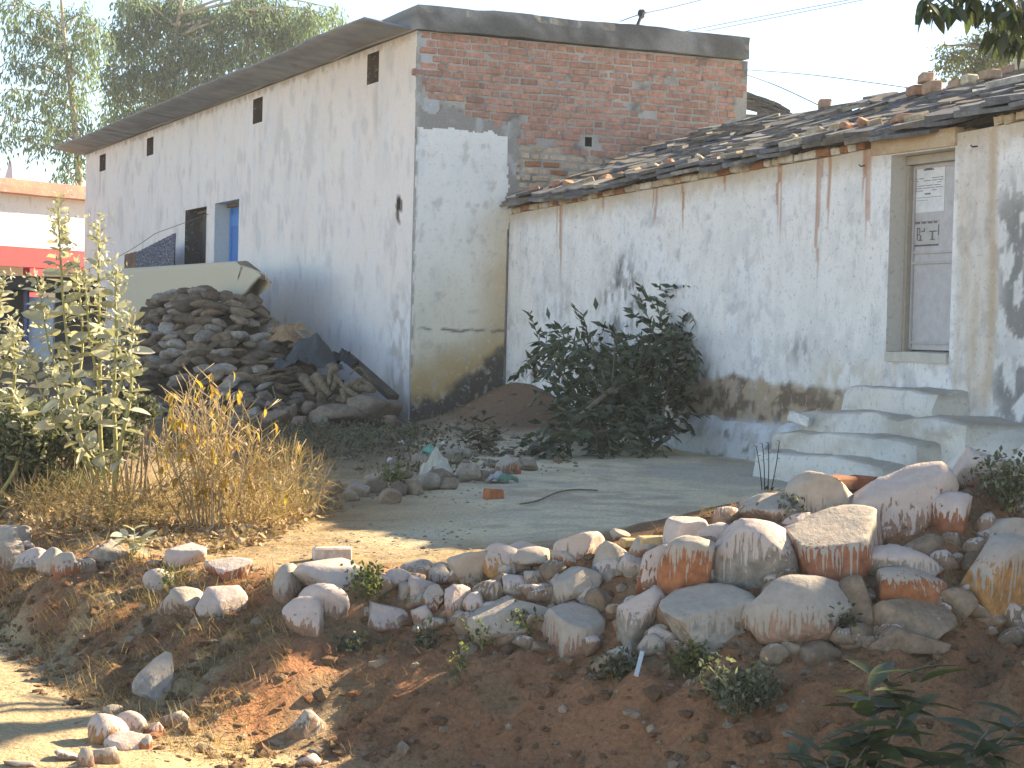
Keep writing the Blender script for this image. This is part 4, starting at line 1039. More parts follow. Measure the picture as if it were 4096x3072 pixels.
for k, L in enumerate((((1400, 1500, 22.6), (1440, 1470, 22.6), (1490, 1540, 22.5)), ((1430, 1540, 22.5), (1470, 1480, 22.6)), ((1090, 1545, 22.5), (1105, 1600, 22.4), (1120, 1640, 22.3)), ((1285, 1745, 21.6), (1370, 1690, 21.8)))):
    woody('twig', [L], ['curved thin twig arching over the dark beam', 'straight twig sticking up by the dark beam', 'thin twig hanging down in front of the firewood', 'stripped stick leaning on the broad flat slab'][k], 'twig', .01)

# ------------------------------------------------------------------ rug on a rail, washing line
oR = 1.0
sr, zr_ = pA(985, 1040, oR); sl, zl_ = pA(500, 1072, oR)
ra = thing('drying_rail', wA((sr + sl) / 2, oR, -1.1), 'rough wooden rail carrying the beige rug beside the front wall', 'rail')
zr_ -= .06; zl_ -= .06
add('rail', *tube([wA(sl + .3, oR, zl_), wA(sr, oR, zr_), wA(sr - .95, oR + .02, zr_ - .2)], [.045, .05, .04], 8), M['stick'], ra, smooth=True)
for s in (sl - .1, sr + .5): add('post', *tube([wA(s, oR + .03, -1.3), wA(s, oR, zr_ - .03)], [.05, .04], 7), M['stick'], ra, smooth=True)
nS, nC = 60, 40
S, Cc = np.meshgrid(np.concatenate([np.linspace(sl, sr, nS - 14), np.linspace(sr - .02, sr - .9, 14)]), np.linspace(-1, 1, nC), indexing='ij'); s, c = S.ravel(), Cc.ravel()
zt = zl_ + (zr_ - zl_) * (s - sl) / (sr - sl) + .055
tt = np.clip((sr - s) / .9, 0, 1); zt = zt - .2 * tt; L_ = np.where(tt <= 0, 1.25, .55 * (1 - tt) ** .8 + .05); d = np.abs(c) * L_
o_ = np.where(d < .1, c * L_ * .75, np.sign(c) * (.075 + (d - .1) * .12)); z_ = zt - np.where(d < .1, d * d * 3, .03 + (d - .1))
o_ = o_ + np.sign(c) * .02 * np.sin(s * 9 + d * 1.5) * np.clip(d, 0, .5) * 1.6
tip = sm(sr + .45, sr, s); s2 = s - tip * .12 * sm(.55, .0, d) * (c < .25) ; z_ = z_ - tip * .08 * sm(.6, 0, d) * (c < .2)
n = len(s)
V = np.array([wA(a, oR + b, z) for a, b, z in zip(np.r_[s2, s2], np.r_[o_, o_ * .86], np.r_[z_, z_ - .014])]); Fc = gridfaces(nS, nC)
e = np.arange(nC - 1); q = (nS - 1) * nC; rim = np.vstack([np.stack([q + e, q + e + 1, q + e + 1 + n, q + e + n], 1), np.stack([e + 1, e, e + n, e + 1 + n], 1)])
k = NT('woven_rug'); p = k.wpos()
wv = k.n('TexWave', {'Vector': k.n('Mapping', {'Vector': p, 'Rotation': (0, 0, rad(66)), 'Scale': (1, 1, .02)}).outputs[0], 'Scale': 6., 'Distortion': 3., 'Detail': 3.}).outputs[1]
k.bump(k.noise(90, 3, p), .5, .004)
M['rug'] = k.done(k.mix(k.math('MULTIPLY', wv, .3), (.62, .54, .40), (.44, .375, .265)), .95, .1)
rug = add('rug', V, np.vstack([Fc, Fc[:, ::-1] + n, rim]), M['rug'], smooth=True); props(rug, 'beige woven rug hung over a rail in front of the house', 'rug')
oL = .45
pts = []
for t in np.linspace(0, 1, 24):
    a, b = pA(826, 856, .05), pA(440, 1045, oL); s = a[0] + (b[0] - a[0]) * t; z = a[1] + (b[1] - a[1]) * t - .05 * math.sin(math.pi * t)
    pts.append(wA(s, .02 + (oL - .02) * min(1, t * 3), z))
pts += [wA(pA(360, 1075, .8)[0], .8, pA(360, 1075, .8)[1]), wA(pA(230, 1110, 1.2)[0], 1.2, pA(230, 1110, 1.2)[1])]
o = add('washing_line', *tube(pts, .006, 5), M['stick']); props(o, 'thin washing line strung from the dark door towards the left', 'washing line')
k = NT('speckled_cloth'); p = k.wpos(); vo = k.n('TexVoronoi', {'Vector': p, 'Scale': 16.}, feature='DISTANCE_TO_EDGE').outputs[0]
M['cloth'] = k.done(k.mix(k.step(k.math('ADD', vo, k.math('MULTIPLY', k.noise(30, 3, p), .08)), .05, .1), (.40, .42, .48), (.07, .075, .10)), .95, .1)
def hung(name, x0, y0, x1, y1, yb, mat, lab, colr=None):
    (s0, z0), (s1, z1), (_, zb) = pA(x0, y0, oL), pA(x1, y1, oL), pA((x0 + x1) / 2, yb, oL)
    S, T = np.meshgrid(np.linspace(s0, s1, 26), np.linspace(0, 1, 14), indexing='ij'); s, t = S.ravel(), T.ravel()
    zt = z0 + (z1 - z0) * (s - s0) / (s1 - s0); z = zt + (zb - zt) * t; o_ = oL + .035 * np.sin(s * 8 + t) * t + .012 * np.sin(s * 21)
    n = len(s); V = np.array([wA(*q) for q in zip(np.r_[s, s], np.r_[o_ + .008, o_ - .008], np.r_[z, z])]); Fc = gridfaces(26, 14)
    o = add(name, V, np.vstack([Fc, Fc[:, ::-1] + n]), M[mat], smooth=True, color=colr); return props(o, lab, 'cloth')
hung('cloth', 546, 1010, 704, 930, 1200, 'cloth', 'black and white speckled cloth hanging from the washing line')
hung('cloth', 500, 1018, 546, 1006, 1200, 'lump', 'narrow brown cloth hanging left of the speckled cloth', (.22, .13, .09, 1))

# ------------------------------------------------------------------ things on the roofs, notices, nails, wires
for k, (px, py) in enumerate(((2100, 806), (2160, 795), (2225, 780), (2290, 765), (2350, 752), (2430, 735), (2490, 715), (2555, 695), (2620, 680), (2700, 672), (2725, 665), (2790, 660), (2872, 640), (2925, 632), (3000, 625), (3060, 615), (3110, 612), (3205, 585), (3265, 570), (3330, 555), (3395, 548), (3440, 535), (3500, 522), (3540, 512), (3610, 480), (3700, 470))):
    u, _ = pC(px, py, 0); d = .16 + rng.uniform(-.05, .08); L = rng.uniform(.13, .25)
    big = px > 2800
    V, Fs = rock(L, rng.uniform(.11, .17), rng.uniform(.07, .12) * (1.25 if big else 1), nr, 2, 9, .06, (.4, .8)) if k % 3 else rbox(L, .11, .075, .01, .006)
    Mx = slate_frame(u, d, .085, 0, rng.uniform(-.5, .5), 0)
    v = rng.random(); c = (.42, .33, .22, 1) if v < .6 else (.42, .22, .14, 1)
    o = add('eave_stone', np.array([Mx @ Vector(q) for q in V]), Fs, M['rawstone'] if k % 3 else M['brick'], origin=Mx.translation, color=c)
    props(o, ('angular pale stone' if k % 3 else 'broken reddish brick') + (' weighing down the sunlit right part of the eave' if big else ' weighing down the shaded left part of the eave'), 'stone' if k % 3 else 'brick', 'stones and bricks weighing down the eave')
def ridge_brick(px, py, L, H, yaw, lab, c, lvl=0, d=RUN - .16):
    p0 = onplane(px, py, J0 + D2 * d, D2); u = -(p0 - J0).dot(D1)
    p = wC(u, -d, roofz(u, d) + .075 + H / 2 + lvl)
    V, Fs = rbox(L, .13, H, .012, .005); R = Matrix((-D1, -D2, UP)).transposed() @ Matrix.Rotation(yaw, 3, 'Z')
    if R.determinant() < 0: R = R @ Matrix.Diagonal((1, 1, -1))
    o = add('ridge_brick', np.array([R @ Vector(v) for v in V]) + np.array(p), Fs, M['brick'], origin=p, color=(*c, 1)); props(o, lab, 'brick', 'bricks along the ridge')
ridge_brick(3300, 396, .25, .10, .5, 'single brick standing on the ridge left of the brick stack', (.46, .27, .19))
ridge_brick(3662, 362, .22, .10, .2, 'lower left brick of the stack of three on the ridge', (.36, .2, .14))
ridge_brick(3728, 350, .27, .12, .3, 'lower right brick of the stack of three on the ridge', (.45, .28, .19))
ridge_brick(3703, 322, .26, .10, .45, 'top brick of the stack of three on the ridge', (.47, .31, .22), .118)
ridge_brick(3832, 358, .21, .08, .1, 'brown brick just right of the stack of three on the ridge', (.44, .29, .2))
ridge_brick(3877, 350, .16, .10, .2, 'pale brick lit by the sun right of the brown ridge brick', (.58, .5, .36))
ridge_brick(3960, 322, .23, .09, .1, 'rounded brown brick lying on the ridge near the leafy branch', (.40, .28, .2))
ridge_brick(4050, 292, .22, .07, .1, 'flat red brown brick at the right end of the ridge', (.38, .24, .18))
ridge_brick(4085, 280, .15, .10, .1, 'cream coloured brick at the right end of the ridge', (.62, .52, .36))
def notice(px0, py0, px1, py1, lab, c, items):
    o0 = -.208
    (a0, z1), (a1, z0) = pC(px0, py0, o0), pC(px1, py1, o0)
    t = add('notice', *boxw(wC, a0, a1, o0 - .0015, o0 + .001, z0, z1), M['paint'], color=(*c, 1)); props(t, lab, 'notice')
    P = []
    for x0, y0, x1, y1 in items: P.append(boxw(wC, a0 + (a1 - a0) * x0, a0 + (a1 - a0) * x1, o0 + .0015, o0 + .003, z1 + (z0 - z1) * y1, z1 + (z0 - z1) * y0))
    add('print', *join(P), M['paint'], t, color=(.14, .13, .13, 1))
it = [(.34, .08, .66, .11), (.40, .06, .60, .085)]
for r_ in range(6):
    y = .27 + r_ * .052; x = .06
    while x < .92:
        w = rng.uniform(.08, .26)
        if rng.random() < .8: it.append((x, y, min(x + w, .95), y + .013))
        x += w + .03
it += [(.40, .595, .58, .625), (.08, .68, .92, .688), (.05, .74, .5, .747)]
notice(3653, 668, 3776, 843, 'large white printed paper notice pasted high on the grey door', (.72, .715, .71), it)
it = [(x / 20, .06, x / 20 + .035, .14) for x in range(1, 19) if x % 5] + [(.03, .045, .97, .06), (.0, .2, .03, .9), (.97, .2, 1., .6), (.0, .93, 1., 1.), (.12, .28, .16, .75), (.16, .28, .24, .33), (.22, .33, .26, .5), (.17, .52, .24, .57), (.24, .56, .30, .74), (.18, .74, .34, .79), (.30, .40, .44, .45), (.40, .30, .44, .40), (.62, .42, .92, .47), (.72, .47, .78, .76), (.66, .74, .84, .78)]
notice(3658, 884, 3754, 982, 'small printed paper notice with a drawing below the large notice', (.48, .455, .43), it)
for k, (px, py, lab) in enumerate(((3460, 667, 'rusty nail in the wall left of the door'), (3908, 590, 'rusty nail in the wall right of the door'))):
    u, z = pC(px, py, 0); o = add('nail', *tube([wC(u, -.02, z + .015), wC(u + .01, .05, z), wC(u + .02, .075, z + .012)], .006, 6), M['wire']); props(o, lab, 'nail')
t0, z0 = pB(2540, 130, -.05)
tie = thing('wire_stub', wB(t0, -.05, z0), 'twisted dark wire stub with a knotted tuft on the roof edge', 'wire stub')
tp = pB(2560, 58, -.05)
add('stub', *tube([wB(t0, .0, 3.62), wB(t0 - .01, .02, 3.9), wB(tp[0], 0, tp[1])], [.025, .022, .02], 6), M['wire'], tie)
V, Fc = rock(.11, .1, .14, nr, 3, 4, .35); add('tuft', V + np.array(wB(tp[0], 0, tp[1])), Fc, M['wire'], tie)
def cable(P, lab, r_=.007):
    o = add('power_cable', *tube(spline(P, 6), r_, 4), M['wire']); props(o, lab, 'cable', 'thin overhead wires')
pe = wB(tp[0], 0, tp[1])
cable([at(2480, 86, 27), pe, at(2700, 26, 27), at(3000, -50, 30)], 'thin wire passing over the dark stub on the roof edge')
cable([at(2700, 133, 38), at(3050, 65, 36), at(3500, -20, 34)], 'upper of two parallel wires rising to the right in the sky')
cable([at(2820, 125, 38), at(3150, 60, 36), at(3700, -50, 34)], 'lower of two parallel wires rising to the right in the sky')
cable([wB(4.5, -.3, pB(2950, 262)[1]), at(3250, 300, 26), at(3640, 352, 24)], 'wire sagging from the brick wall to the brick stack on the ridge')
cable([wB(4.5, -.3, pB(2950, 262)[1] - .02), at(3100, 340, 26), at(3290, 428, 25)], 'wire dropping from the brick wall to the slate ridge')

# ------------------------------------------------------------------ neighbouring building, far spire, small shed at the left
Q0 = at(160, 900, 46); e1 = Vector((.567, .824, 0)).normalized(); en = Vector((.824, -.567, 0)).normalized()
def wN(a, o, z): return Vector((Q0.x, Q0.y, 0)) + e1 * a + en * o + UP * z
zN = lambda py, o=0: onplane(160, py, Q0 + en * o, en).z
nb = thing('neighbour_building', wN(0, 0, -.7), 'white sunlit building with a pink roof edge and a red band, far left', 'building')
V, Fs = grid_box(wN, -7, 9, -.3, 0, zN(995), zN(780) + .05, .4, .3, .3, .004, 201)
add('wall', V, Fs, M['plaster'], nb, attrs={'Col': np.tile(np.array((.74, .73, .70)), (len(V), 1))})
V, Fs = grid_box(wN, -7, 9, -5, .38, zN(782, .38), zN(724, .38), .25, .6, .15, .014, 202)
add('roof_slab', V, Fs, M['plaster'], nb, attrs={'Col': mix(np.tile(np.array((.50, .235, .17)), (len(V), 1)), (.40, .20, .16), sm(.45, .65, fbm(V[:, 0] * 2, V[:, 1] * 2, 3, 4)))})
add('red_beam', *boxw(wN, -7, 9, -.1, .14, zN(1072), zN(997)), M['paint'], nb, color=(.42, .035, .045, 1))
for a in (-.25, 3.2, -5.5):
    add('column', *boxw(wN, a - .14, a + .28, -.12, .12, -1.2, zN(1073)), M['paint'], nb, color=(.42, .035, .045, 1))
add('porch_wall', *join([boxw(wN, -7, 9, -3.2, -3.0, -1.2, zN(997)), boxw(wN, -7, 9, -5, -.31, zN(988), zN(985) + .06)]), M['paint'], nb, color=(.72, .71, .69, 1))
sp = thing('temple_spire', at(45, 740, 62), 'slender pale pink spire rising behind the neighbouring roof', 'spire')
Pt = at(45, 640, 62); zb = at(45, 760, 62).z; R_ = .30
prof = [(1.2, -3), (1.2, -.6), (1.0, -.5), (.95, 0), (.8, .25), (.55, .55), (.3, .8), (.12, .95), (.02, 1.02)]
n = 12; rows = [(r_ * R_, zb + h_ * (Pt.z - zb)) for r_, h_ in prof]
V = np.array([(Pt.x + math.cos(2 * math.pi * k / n) * r_, Pt.y + math.sin(2 * math.pi * k / n) * r_, z) for r_, z in rows for k in range(n)])
Fq = np.array([[i * n + k, i * n + (k + 1) % n, (i + 1) * n + (k + 1) % n, (i + 1) * n + k] for i in range(len(rows) - 1) for k in range(n)])
add('tower', V, Fq, M['paint'], sp, color=(.72, .58, .58, 1))
add('finial', *tube([(Pt.x, Pt.y, Pt.z - .05), (Pt.x, Pt.y, Pt.z + .25)], [.03, .01], 6), M['paint'], sp, color=(.7, .5, .45, 1))
sh = thing('shed', at(130, 1430, 34), 'small dark open shed with a blue post and a pale blue side, behind the shrub', 'shed')
def X3(px, py, Y): return at(px, py, Y)
def px_box(x0, y0, x1, y1, Y, dy):
    a, b = at(x0, y1, Y), at(x1, y0, Y)
    return boxw(lambda x, y, z: Vector((x, y, z)), a.x, b.x, Y, Y + dy, min(a.z, -.9) if y1 > 1390 else a.z, b.z)
add('side_panel', *px_box(112, 1190, 215, 1420, 34, .1), M['paint'], sh, color=(.48, .56, .66, 1))
add('post', *px_box(94, 1120, 111, 1450, 33.9, .12), M['paint'], sh, color=(.05, .14, .30, 1))
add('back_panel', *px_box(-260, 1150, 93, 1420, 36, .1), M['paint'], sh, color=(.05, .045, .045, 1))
add('roof', *px_box(-260, 1108, 270, 1150, 33.6, 2.6), M['lump'], sh, color=(.06, .05, .045, 1))
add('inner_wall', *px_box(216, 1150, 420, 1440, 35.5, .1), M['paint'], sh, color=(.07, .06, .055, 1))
# ------------------------------------------------------------------ plants
def leaf_blade(w, fold=.25, curl=.35, nu=6, tip=1.5, blunt=.8):
    """leaf of length 1 along +Y, 3 vertices across"""
    t = np.linspace(0, 1, nu); wd = w / 2 * np.sin(math.pi * t ** blunt) ** (1 / tip) 
    wd[0] = .012; wd[-1] = .004
    V = []
    for k in range(nu):
        z = -curl * t[k] ** 2 * .5
        V += [(-wd[k], t[k], z + fold * wd[k]), (0, t[k], z), (wd[k], t[k], z + fold * wd[k])]
    return np.array(V), gridfaces(nu, 3)
def dirm(d, up=UP, roll_=0.):
    """matrix whose Y runs along d and whose Z leans to up"""
    d = Vector(d).normalized(); x = d.cross(up)
    if x.length < 1e-3: x = d.orthogonal()
    x.normalize(); z = x.cross(d)
    return Matrix((x, d, z)).transposed() @ Matrix.Rotation(roll_, 3, 'Y')
def place_leaf(me, p, d, L, parent, name='leaf', roll_=None, up=UP):
    R = dirm(d, up, rng.uniform(-.5, .5) if roll_ is None else roll_).to_4x4()
    return inst(name, me, Matrix.Translation(p) @ R @ Matrix.Diagonal((L, L, L, 1)), parent)
def leaves_np(P, D, L, W, r, droop=.25):
    """many small folded leaves as one mesh: 6 vertices, 2 quads each"""
    n = len(P); D = D / np.linalg.norm(D, axis=1)[:, None]
    A = r.normal(size=(n, 3)); S = np.cross(D, A); S /= np.linalg.norm(S, axis=1)[:, None]; N = np.cross(S, D)
    L = L[:, None]; W = W[:, None]
    V = np.stack([P, P + D * L * .45 - S * W, P + D * L * .5 + N * W * .25, P + D * L * .45 + S * W, P + D * L - N * L * droop * .3], 1)
    b = (np.arange(n) * 5)[:, None]
    Fq = np.vstack([b + np.array([[0, 1, 4, 2]]), b + np.array([[0, 2, 4, 3]])])
    return V.reshape(-1, 3), Fq, np.repeat(r.rand(n), 5)
M['leaf_pale'] = m_leaf('pale_downy_leaf', [(0, (.31, .32, .22)), (.5, (.46, .46, .36)), (1, (.60, .59, .50))], .30, 'obj', .6, .25, (.45, .45, .36), (1.05, 1.05, .7))
M['leaf_pale_m'] = m_leaf('pale_downy_leaves', [(0, (.31, .32, .22)), (.5, (.46, .46, .36)), (1, (.60, .59, .50))], .30, 'rnd', .6, .25, (.45, .45, .36), (1.05, 1.05, .7))
M['leaf_dark'] = m_leaf('dark_glossy_leaf', [(0, (.025, .045, .022)), (.5, (.045, .07, .035)), (1, (.075, .10, .055))], .22, 'obj', .45, .4, (.13, .15, .11))
M['leaf_dark_m'] = m_leaf('dark_glossy_leaves', [(0, (.025, .045, .022)), (.5, (.045, .07, .035)), (1, (.075, .10, .055))], .22, 'rnd', .45, .4, (.13, .15, .11))
M['leaf_mango'] = m_leaf('long_green_leaf', [(0, (.04, .065, .03)), (.5, (.06, .09, .04)), (1, (.10, .125, .055))], .3, 'obj', .45, .4)
M['leaf_euc'] = m_leaf('hanging_leaves', [(0, (.10, .15, .10)), (.5, (.16, .22, .15)), (1, (.28, .34, .21))], .5, 'rnd', .6, .2, None, (1., 1.2, .85))
M['leaf_neem'] = m_leaf('light_green_leaves', [(0, (.08, .11, .05)), (.5, (.13, .16, .075)), (1, (.22, .22, .10))], .5, 'rnd', .6, .2)
M['leaf_bush'] = m_leaf('bush_leaves', [(0, (.06, .075, .05)), (.5, (.12, .14, .095)), (1, (.24, .25, .18))], .3, 'rnd', .6, .2)
M['leaf_yellow'] = m_leaf('yellowing_leaf', [(0, (.30, .17, .05)), (.5, (.46, .31, .08)), (1, (.52, .42, .14))], .4, 'obj', .7, .15)
M['leaf_litter'] = m_leaf('dry_leaf_litter', [(0, (.22, .13, .07)), (.5, (.36, .25, .15)), (1, (.50, .40, .28))], .15, 'rnd', .9, .1)
M['straw'] = m_leaf('dry_straw', [(0, (.14, .09, .05)), (.5, (.33, .235, .125)), (1, (.54, .42, .23))], .3, 'rnd', .85, .1)
M['straw_dark'] = m_leaf('dull_straw', [(0, (.13, .085, .05)), (.5, (.21, .145, .085)), (1, (.32, .24, .14))], .2, 'rnd', .9, .1)
M['dry_stem'] = m_flat('dry_yellow_stem', (.42, .32, .19), .3, 30)

def blades(P, H, spread, wdt, r, bend=.5, base_dir=None):
    """curved grass blades: 3 segments"""
    n = len(P); a = r.uniform(0, 2 * math.pi, n); lean = r.uniform(.05, 1, n) * spread
    D = np.stack([np.cos(a) * lean, np.sin(a) * lean, np.ones(n)], 1)
    if base_dir is not None: D = D + base_dir
    D /= np.linalg.norm(D, axis=1)[:, None]
    S = np.stack([-np.sin(a + 1), np.cos(a + 1), np.zeros(n)], 1) * wdt
    out = []
    for k, t in enumerate((0, .35, .7, 1.)):
        c = P + D * (H * t)[:, None]; c[:, 2] -= bend * H * t * t * lean; c[:, :2] += D[:, :2] * (bend * H * t * t)[:, None]
        w = S * (1 - t * .85)
        out += [c - w, c + w]
    V = np.stack(out, 1).reshape(-1, 3); b = (np.arange(n) * 8)[:, None]
    Fq = np.vstack([b + np.array([[2 * k, 2 * k + 1, 2 * k + 3, 2 * k + 2]]) for k in range(3)])
    return V, Fq, np.repeat(r.rand(n), 8)

# trees: trunk, limbs that reach each clump, leaves hung in the clumps
def blob_tree(name, label, base, trunk_pts, blobs, Y, leafmat, barkmat, per, L, Wd, drp, r0=.16, group='trees behind the houses', jit=.8, tw=9):
    t = thing(name, base, label, 'tree', group)
    tr = spline([base] + trunk_pts, 5)
    n = len(tr); parts = [tube(tr, np.linspace(r0, r0 * .25, n), 8)]
    Pl = []; Dl = []
    for bx, by, rx, ry in blobs:
        c = at(bx, by, Y + nr.uniform(-jit, jit)); s = Y / F; rx_, ry_ = rx * s, ry * s
        zc = c.z - ry_ * 1.4
        j = min(range(n), key=lambda i: abs(tr[i].z - zc) + .3 * (tr[i] - c).length)
        a = tr[j]; mid = a.lerp(c, .55) + Vector((0, 0, .1 * (c - a).length))
        br = spline([a, mid, c + Vector((0, 0, ry_ * .3))], 4); parts.append(tube(br, np.linspace(r0 * .28, .012, len(br)), 5))
        ntw = max(4, int(per * rx_ * ry_ * 3.2))
        for q in range(ntw):
            v = nr.normal(size=3); v /= np.linalg.norm(v); v *= nr.rand() ** .45
            p = np.array(c) + v * np.array([rx_, (rx_ + ry_) / 2, ry_])
            if q % 4 == 0: parts.append(tube([c + Vector((0, 0, ry_ * .1)), (c + Vector(p)) / 2 + Vector((0, 0, .08)), p], [.014, .009, .004], 3, False))
            m = nr.randint(tw - 3, tw + 4)
            out = v / (np.linalg.norm(v) + 1e-6)
            tp = p + out * .12 + np.array([0, 0, -drp * .3])
            ts = nr.rand(m, 1)
            Pl.append(p + (tp - p) * ts + nr.normal(size=(m, 3)) * L * .45)
            Dl.append(np.array([0, 0, -drp]) + nr.normal(size=(m, 3)) * .6 + out * .5)
    add('trunk', *join(parts), M[barkmat], t, smooth=True)
    P = np.vstack(Pl); D = np.vstack(Dl)
    V, Fq, rn = leaves_np(P, D, L * nr.uniform(.6, 1.25, len(P)), Wd * nr.uniform(.7, 1.3, len(P)), nr)
    add('crown', V, Fq, M[leafmat], t, attrs={'rnd': rn})
    return t
T1 = [(60, 30, 95, 60), (190, 60, 100, 60), (330, 60, 75, 60), (210, 150, 80, 50), (80, 140, 70, 36), (300, 190, 100, 60), (60, 255, 65, 40), (150, 262, 75, 48), (290, 290, 110, 60), (60, 370, 75, 48), (170, 375, 80, 48), (300, 390, 90, 50), (50, 485, 70, 42), (180, 500, 100, 48), (300, 490, 80, 50), (150, 568, 56, 30), (290, 560, 80, 40), (270, 690, 60, 46), (310, 630, 50, 36), (380, 120, 60, 60), (390, 560, 40, 40), (20, 560, 30, 24)]
b1 = at(330, 1400, 54)
blob_tree('eucalyptus_tree', 'tall airy eucalyptus with two pale trunks at the far left', (b1.x, b1.y, -.7), [at(318, 760, 54), at(300, 520, 54), at(280, 330, 54), at(255, 120, 54), at(240, -80, 54)], T1, 54, 'leaf_euc', 'bark_pale', 62, .2, .026, 1.5, .13)
T2 = [(520, 150, 110, 80), (640, 60, 140, 70), (800, 70, 140, 80), (960, 60, 140, 70), (1110, 70, 120, 70), (1235, 50, 95, 56), (1335, 45, 42, 40), (1330, 100, 30, 30), (700, 200, 130, 80), (860, 215, 130, 80), (1000, 185, 120, 70), (1120, 175, 80, 50), (480, 280, 80, 80), (600, 320, 110, 80), (760, 330, 110, 60), (480, 400, 60, 50), (580, 440, 90, 50), (450, 480, 60, 46), (540, 10, 90, 60), (900, 330, 100, 50), (700, 10, 120, 50), (1030, 0, 120, 50), (680, 410, 80, 50), (1180, 120, 90, 60)]
b2 = at(690, 1400, 58)
blob_tree('eucalyptus_tree', 'broad dense eucalyptus clump rising above the tin roof', (b2.x, b2.y, -1.2), [at(672, 520, 58), at(660, 330, 58), at(700, 150, 58), at(740, -60, 58)], T2, 58, 'leaf_euc', 'bark_pale', 95, .2, .028, 1.4, .2)
T3 = [(4010, 110, 90, 50), (3910, 190, 100, 56), (3820, 235, 66, 36), (4030, 220, 90, 70), (3940, 285, 90, 44), (4100, 120, 60, 70), (3780, 190, 30, 20), (4120, 280, 80, 70), (3860, 300, 60, 30), (4060, 60, 60, 30)]
b3 = at(4020, 1400, 36)
blob_tree('feathery_tree', 'light green feathery tree behind the slate roof', (b3.x, b3.y, -1.1), [at(4040, 500, 36), at(4020, 330, 36), at(4000, 180, 36)], T3, 36, 'leaf_neem', 'bark', 330, .10, .018, .7, .15, jit=.5)

# tall milkweed shrub in the sun
def milkweed(label, base, stems, Y, leaves_from, seed, cap, dens=.05, lmax=.135):
    t = thing('milkweed_shrub', base, label, 'shrub', 'pale broad leaved shrubs')
    lm = [mesh_np('leaf', *leaf_blade(w, f, c_, 6, 1.7, .8), M['leaf_pale'], smooth=True) for w, f, c_ in ((.50, .3, .3), (.56, .2, .5), (.46, .4, .15), (.52, .15, .7))]
    parts = []; cnt = 0; bl = []; over = []
    for S in stems:
        pts = spline([Vector(base) if p is None else at(p[0], p[1], Y + p[2]) for p in S], 6)
        parts.append(tube(pts, np.linspace(.019 if S[0] is None else .011, .005, len(pts)), 6))
        L = [0]; 
        for i in range(1, len(pts)): L.append(L[-1] + (pts[i] - pts[i - 1]).length)
        s = L[-1]; ph = rng.uniform(0, 3)
        while s > L[-1] * leaves_from and s > .05:
            i = max(k for k in range(len(L)) if L[k] <= s + 1e-9); i = min(i, len(pts) - 2)
            f = (s - L[i]) / max(1e-6, L[i + 1] - L[i]); p = pts[i].lerp(pts[i + 1], f); ax = (pts[i + 1] - pts[i]).normalized()
            fr = (L[-1] - s) / L[-1]; size = lmax * min(1, .38 + fr * 3.2) * rng.uniform(.6, 1.15)
            o1 = ax.orthogonal().normalized(); o2 = ax.cross(o1)
            for sg in (0, math.pi):
                out = o1 * math.cos(ph + sg) + o2 * math.sin(ph + sg)
                el = .95 - min(fr * 2.2, .75) + rng.uniform(-.25, .25)
                d = out + ax * el + Vector((0, 0, rng.uniform(-.2, .1)))
                if cnt < cap: place_leaf(rng.choice(lm), p + out * .008, d, size, t, roll_=rng.uniform(-1.1, 1.1)); cnt += 1
                else: over.append((p + out * .008, d, size))
                if rng.random() < .4:
                    q = nr.normal(size=(6, 3)) * .03 + np.array(p + out * .04 + ax * .015); bl.append(q)
            ph += math.pi / 2 + rng.uniform(-.3, .3); s -= dens * (.55 + min(fr * 2, .75))
    add('stem', *join(parts), M['stem_green'], t, smooth=True)
    if over:
        lv, lf = leaf_blade(.6, .3, .35, 6, 1.7, .8); Q = []
        for p, d, L in over: R = dirm(d, UP, rng.uniform(-1.1, 1.1)); Q.append((np.array([R @ Vector(v) * L + p for v in lv]), lf))
        V, Fq = join(Q); add('foliage', V, Fq, M['leaf_pale_m'], t, smooth=True, attrs={'rnd': np.repeat(nr.rand(len(Q)), len(lv))})['kind'] = 'stuff'
    B = np.vstack(bl); V, Fq, rn = leaves_np(B, nr.normal(size=B.shape) + np.array([0, 0, .6]), nr.uniform(.022, .06, len(B)), nr.uniform(.008, .019, len(B)), nr)
    add('bud_clusters', V, Fq, M['leaf_pale_m'], t, attrs={'rnd': rn})['kind'] = 'stuff'
    return t
g = on_ground(450, 2085)
Yc_ = g.y
milkweed('tall pale green milkweed shrub in the sun with broad leaves in pairs', g,
 [[None, (335, 1800, 0), (300, 1600, -.05), (262, 1300, -.05), (240, 1000, 0), (232, 775, 0)],
  [None, (405, 1800, .1), (400, 1500, .1), (395, 1200, .1), (397, 1000, .1), (396, 890, .1)],
  [None, (462, 1800, -.1), (455, 1600, -.1), (465, 1350, -.1), (462, 1180, -.1), (468, 1075, -.1)],
  [(320, 1720, 0), (255, 1550, .1), (195, 1380, .1), (165, 1200, .15), (150, 1110, .15)],
  [(300, 1600, 0), (330, 1400, .2), (320, 1200, .2), (300, 1050, .2)],
  [(440, 1650, -.1), (500, 1480, -.15), (530, 1330, -.15), (515, 1250, -.1)],
  [(360, 1880, 0), (200, 1640, -.1), (120, 1450, -.1), (110, 1405, -.1)],
  [None, (480, 1800, -.2), (520, 1600, -.2), (525, 1480, -.2), (500, 1400, -.2)],
  [(335, 1800, 0), (230, 1560, -.2), (200, 1480, -.2)],
  [(405, 1600, .1), (360, 1350, .0), (345, 1180, 0), (330, 1100, 0)],
  [(445, 1900, 0), (330, 1780, -.2), (300, 1700, -.2), (290, 1640, -.2)]], Yc_, .36, 1, 296, .052, .135)
g2 = on_ground(-60, 2060)
